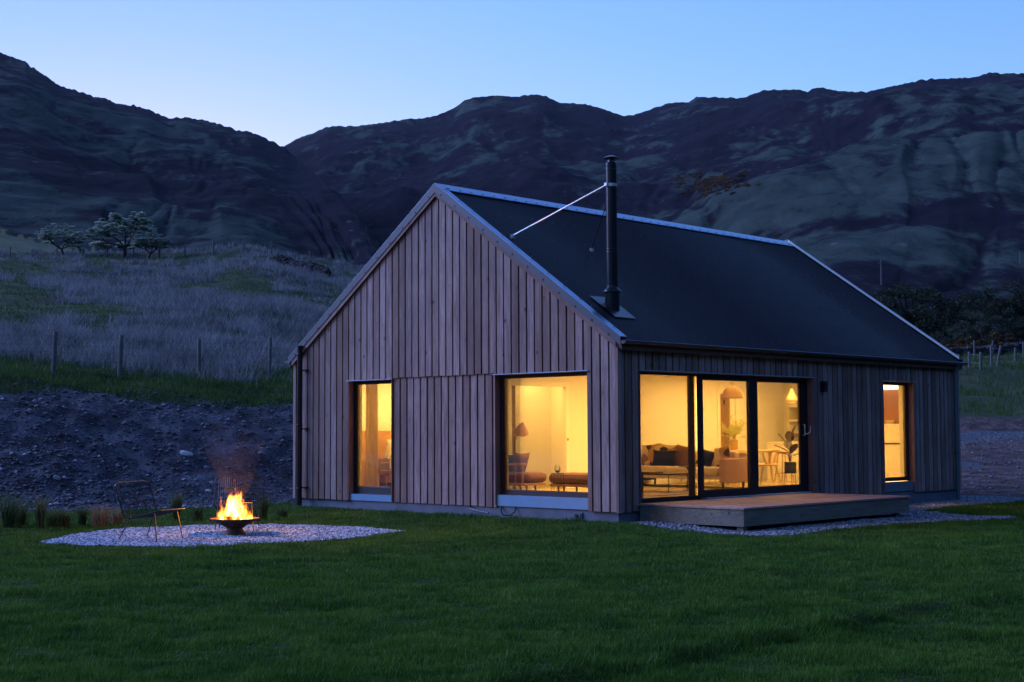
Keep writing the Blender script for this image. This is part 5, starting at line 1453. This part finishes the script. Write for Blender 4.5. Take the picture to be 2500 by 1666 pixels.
# bedroom
m = MB(); vs = []; n = 60
for i in range(n+1):
    f = i/n; u = f*.20; a = sin(u*62)*.028
    for z, sh in ((.19, 1.0), (1.2, .92), (2.5, .78)): vs.append((.50+a*sh+.18*f, 7.02-u*sh, z))
fs = []
for i in range(n):
    for j in range(2): b_ = i*3+j; fs.append((b_, b_+3, b_+4, b_+1))
m._add(vs, fs); o = m.build('curtain', M_curtain, None, True); tag(o, 'linen curtain gathered at the left of the bedroom window', 'curtain')
sm = o.modifiers.new('solid', 'SOLIDIFY'); sm.thickness = .004
t = empty('bed', 'bed with oak headboard and white bedding seen through the narrow gable window', 'bed', (1.93, 6.3, FZ0))
box_part('headboard', M_headb, t, (-.75, 1.9, 2.0, 2.08, 0, 1.20)); box_part('bed_base', M_headb, t, (0, 1.6, 0, 1.99, .1, .32), bevel=.01)
box_part('mattress', M_bedding, t, (-.02, 1.62, -.02, 1.98, .325, .62), bevel=.09)
for (a, b) in ((.1, .1), (1.5, .1), (.1, 1.9), (1.5, 1.9)): MB().tube([(a, b, .1), (a, b, 0)], .02, 6).build('leg', M_headb, t)
pillow('pillow', M_bedding, (2.13, 8.02, .98), .48, .44, .2, -pi/2, 'upper white pillow propped on the headboard', 'pillow', 'white pillows on the bed', .3)
pillow('pillow', M_bedding, (2.14, 7.86, .84), .52, .30, .26, -pi/2, 'lower white pillow in front on the bed', 'pillow', 'white pillows on the bed', .9)
t = empty('nightstand', 'walnut nightstand with two drawers beside the bed', 'nightstand', (1.62, 7.92, FZ0))
box_part('body', M_night, t, (0, .30, 0, .36, .27, .60)); 
for z in (.28, .445): d0 = box_part('drawer', M_night, t, (.01, .29, -.018, -.002, z, z+.145)); box_part('handle', M_lightoak, d0, (.04, .26, -.03, -.0185, z+.07, z+.085))
for (a, b) in ((.05, .06), (.25, .06), (.05, .3), (.25, .3)): MB().tube([(a, b, .27), (a*1.1, b, 0)], [.014, .008], 6).build('leg', M_lightoak, t)

def haze():
    m, nt, b = newmat('evening_air'); nt.nodes.remove(b)
    v = N(nt, 'ShaderNodeVolumePrincipled'); v.inputs['Color'].default_value = (.62, .74, 1, 1); v.inputs['Density'].default_value = HAZE
    nt.links.new(v.outputs[0], nt.nodes['Material Output'].inputs['Volume'])
    o = MB().box(-2600, 2600, -2600, 2600, -2.6, 900).build('haze', m); tag(o, kind='stuff')
HAZE = .00003
haze()
# ================================================================== LIGHT
SUNEL, SUNAZ = radians(0.0), radians(16)      # azimuth measured to the left of the view direction
dirL = Vector((cos(SUNAZ)*F2[0]-sin(SUNAZ)*R2[0], cos(SUNAZ)*F2[1]-sin(SUNAZ)*R2[1], 0))
w = bpy.data.worlds.new('World'); SC.world = w; w.use_nodes = True
nt = w.node_tree; bg = nt.nodes['Background']
sky = nt.nodes.new('ShaderNodeTexSky'); sky.sky_type = 'NISHITA'; sky.sun_disc = False
sky.sun_elevation = SUNEL; sky.sun_rotation = math.atan2(dirL.x, dirL.y); sky.altitude = 60
sky.air_density = 1.0; sky.dust_density = .3; sky.ozone_density = 3.0
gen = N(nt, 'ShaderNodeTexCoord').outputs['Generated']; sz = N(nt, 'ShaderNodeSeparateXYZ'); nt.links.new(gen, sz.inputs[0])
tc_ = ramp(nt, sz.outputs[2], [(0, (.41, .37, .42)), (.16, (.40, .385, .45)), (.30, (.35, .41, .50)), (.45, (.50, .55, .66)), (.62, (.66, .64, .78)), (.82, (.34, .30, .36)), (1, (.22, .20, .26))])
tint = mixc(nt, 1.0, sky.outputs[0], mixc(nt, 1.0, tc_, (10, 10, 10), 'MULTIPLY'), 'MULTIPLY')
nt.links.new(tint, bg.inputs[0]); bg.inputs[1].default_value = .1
sl = bpy.data.lights.new('sun', 'SUN'); sl.energy = 1.55; sl.angle = radians(36); sl.color = (.40, .48, 1.0)
so = bpy.data.objects.new('sun', sl); COL.objects.link(so)
LAZ = radians(76); dl = Vector((cos(LAZ)*F2[0]-sin(LAZ)*R2[0], cos(LAZ)*F2[1]-sin(LAZ)*R2[1], 0))
ld = (dl+Vector((0, 0, math.tan(radians(27))))).normalized()
so.rotation_euler = ld.to_track_quat('Z', 'Y').to_euler(); so.location = (0, 0, 30)

SC.view_settings.view_transform = 'Standard'; SC.view_settings.look = 'None'
SC.view_settings.gamma = 1; SC.view_settings.exposure = 1.5
SC.render.engine = 'CYCLES'
cy = SC.cycles
cy.use_denoising = True; cy.denoiser = 'OPENIMAGEDENOISE'
cy.max_bounces = 8; cy.diffuse_bounces = 4; cy.glossy_bounces = 3; cy.transparent_max_bounces = 16
cy.volume_step_rate = 1.0; cy.volume_max_steps = 128
cy.use_fast_gi = False; cy.caustics_reflective = False; cy.caustics_refractive = False
cy.sample_clamp_indirect = 3
cy.use_adaptive_sampling = True; cy.adaptive_threshold = .01
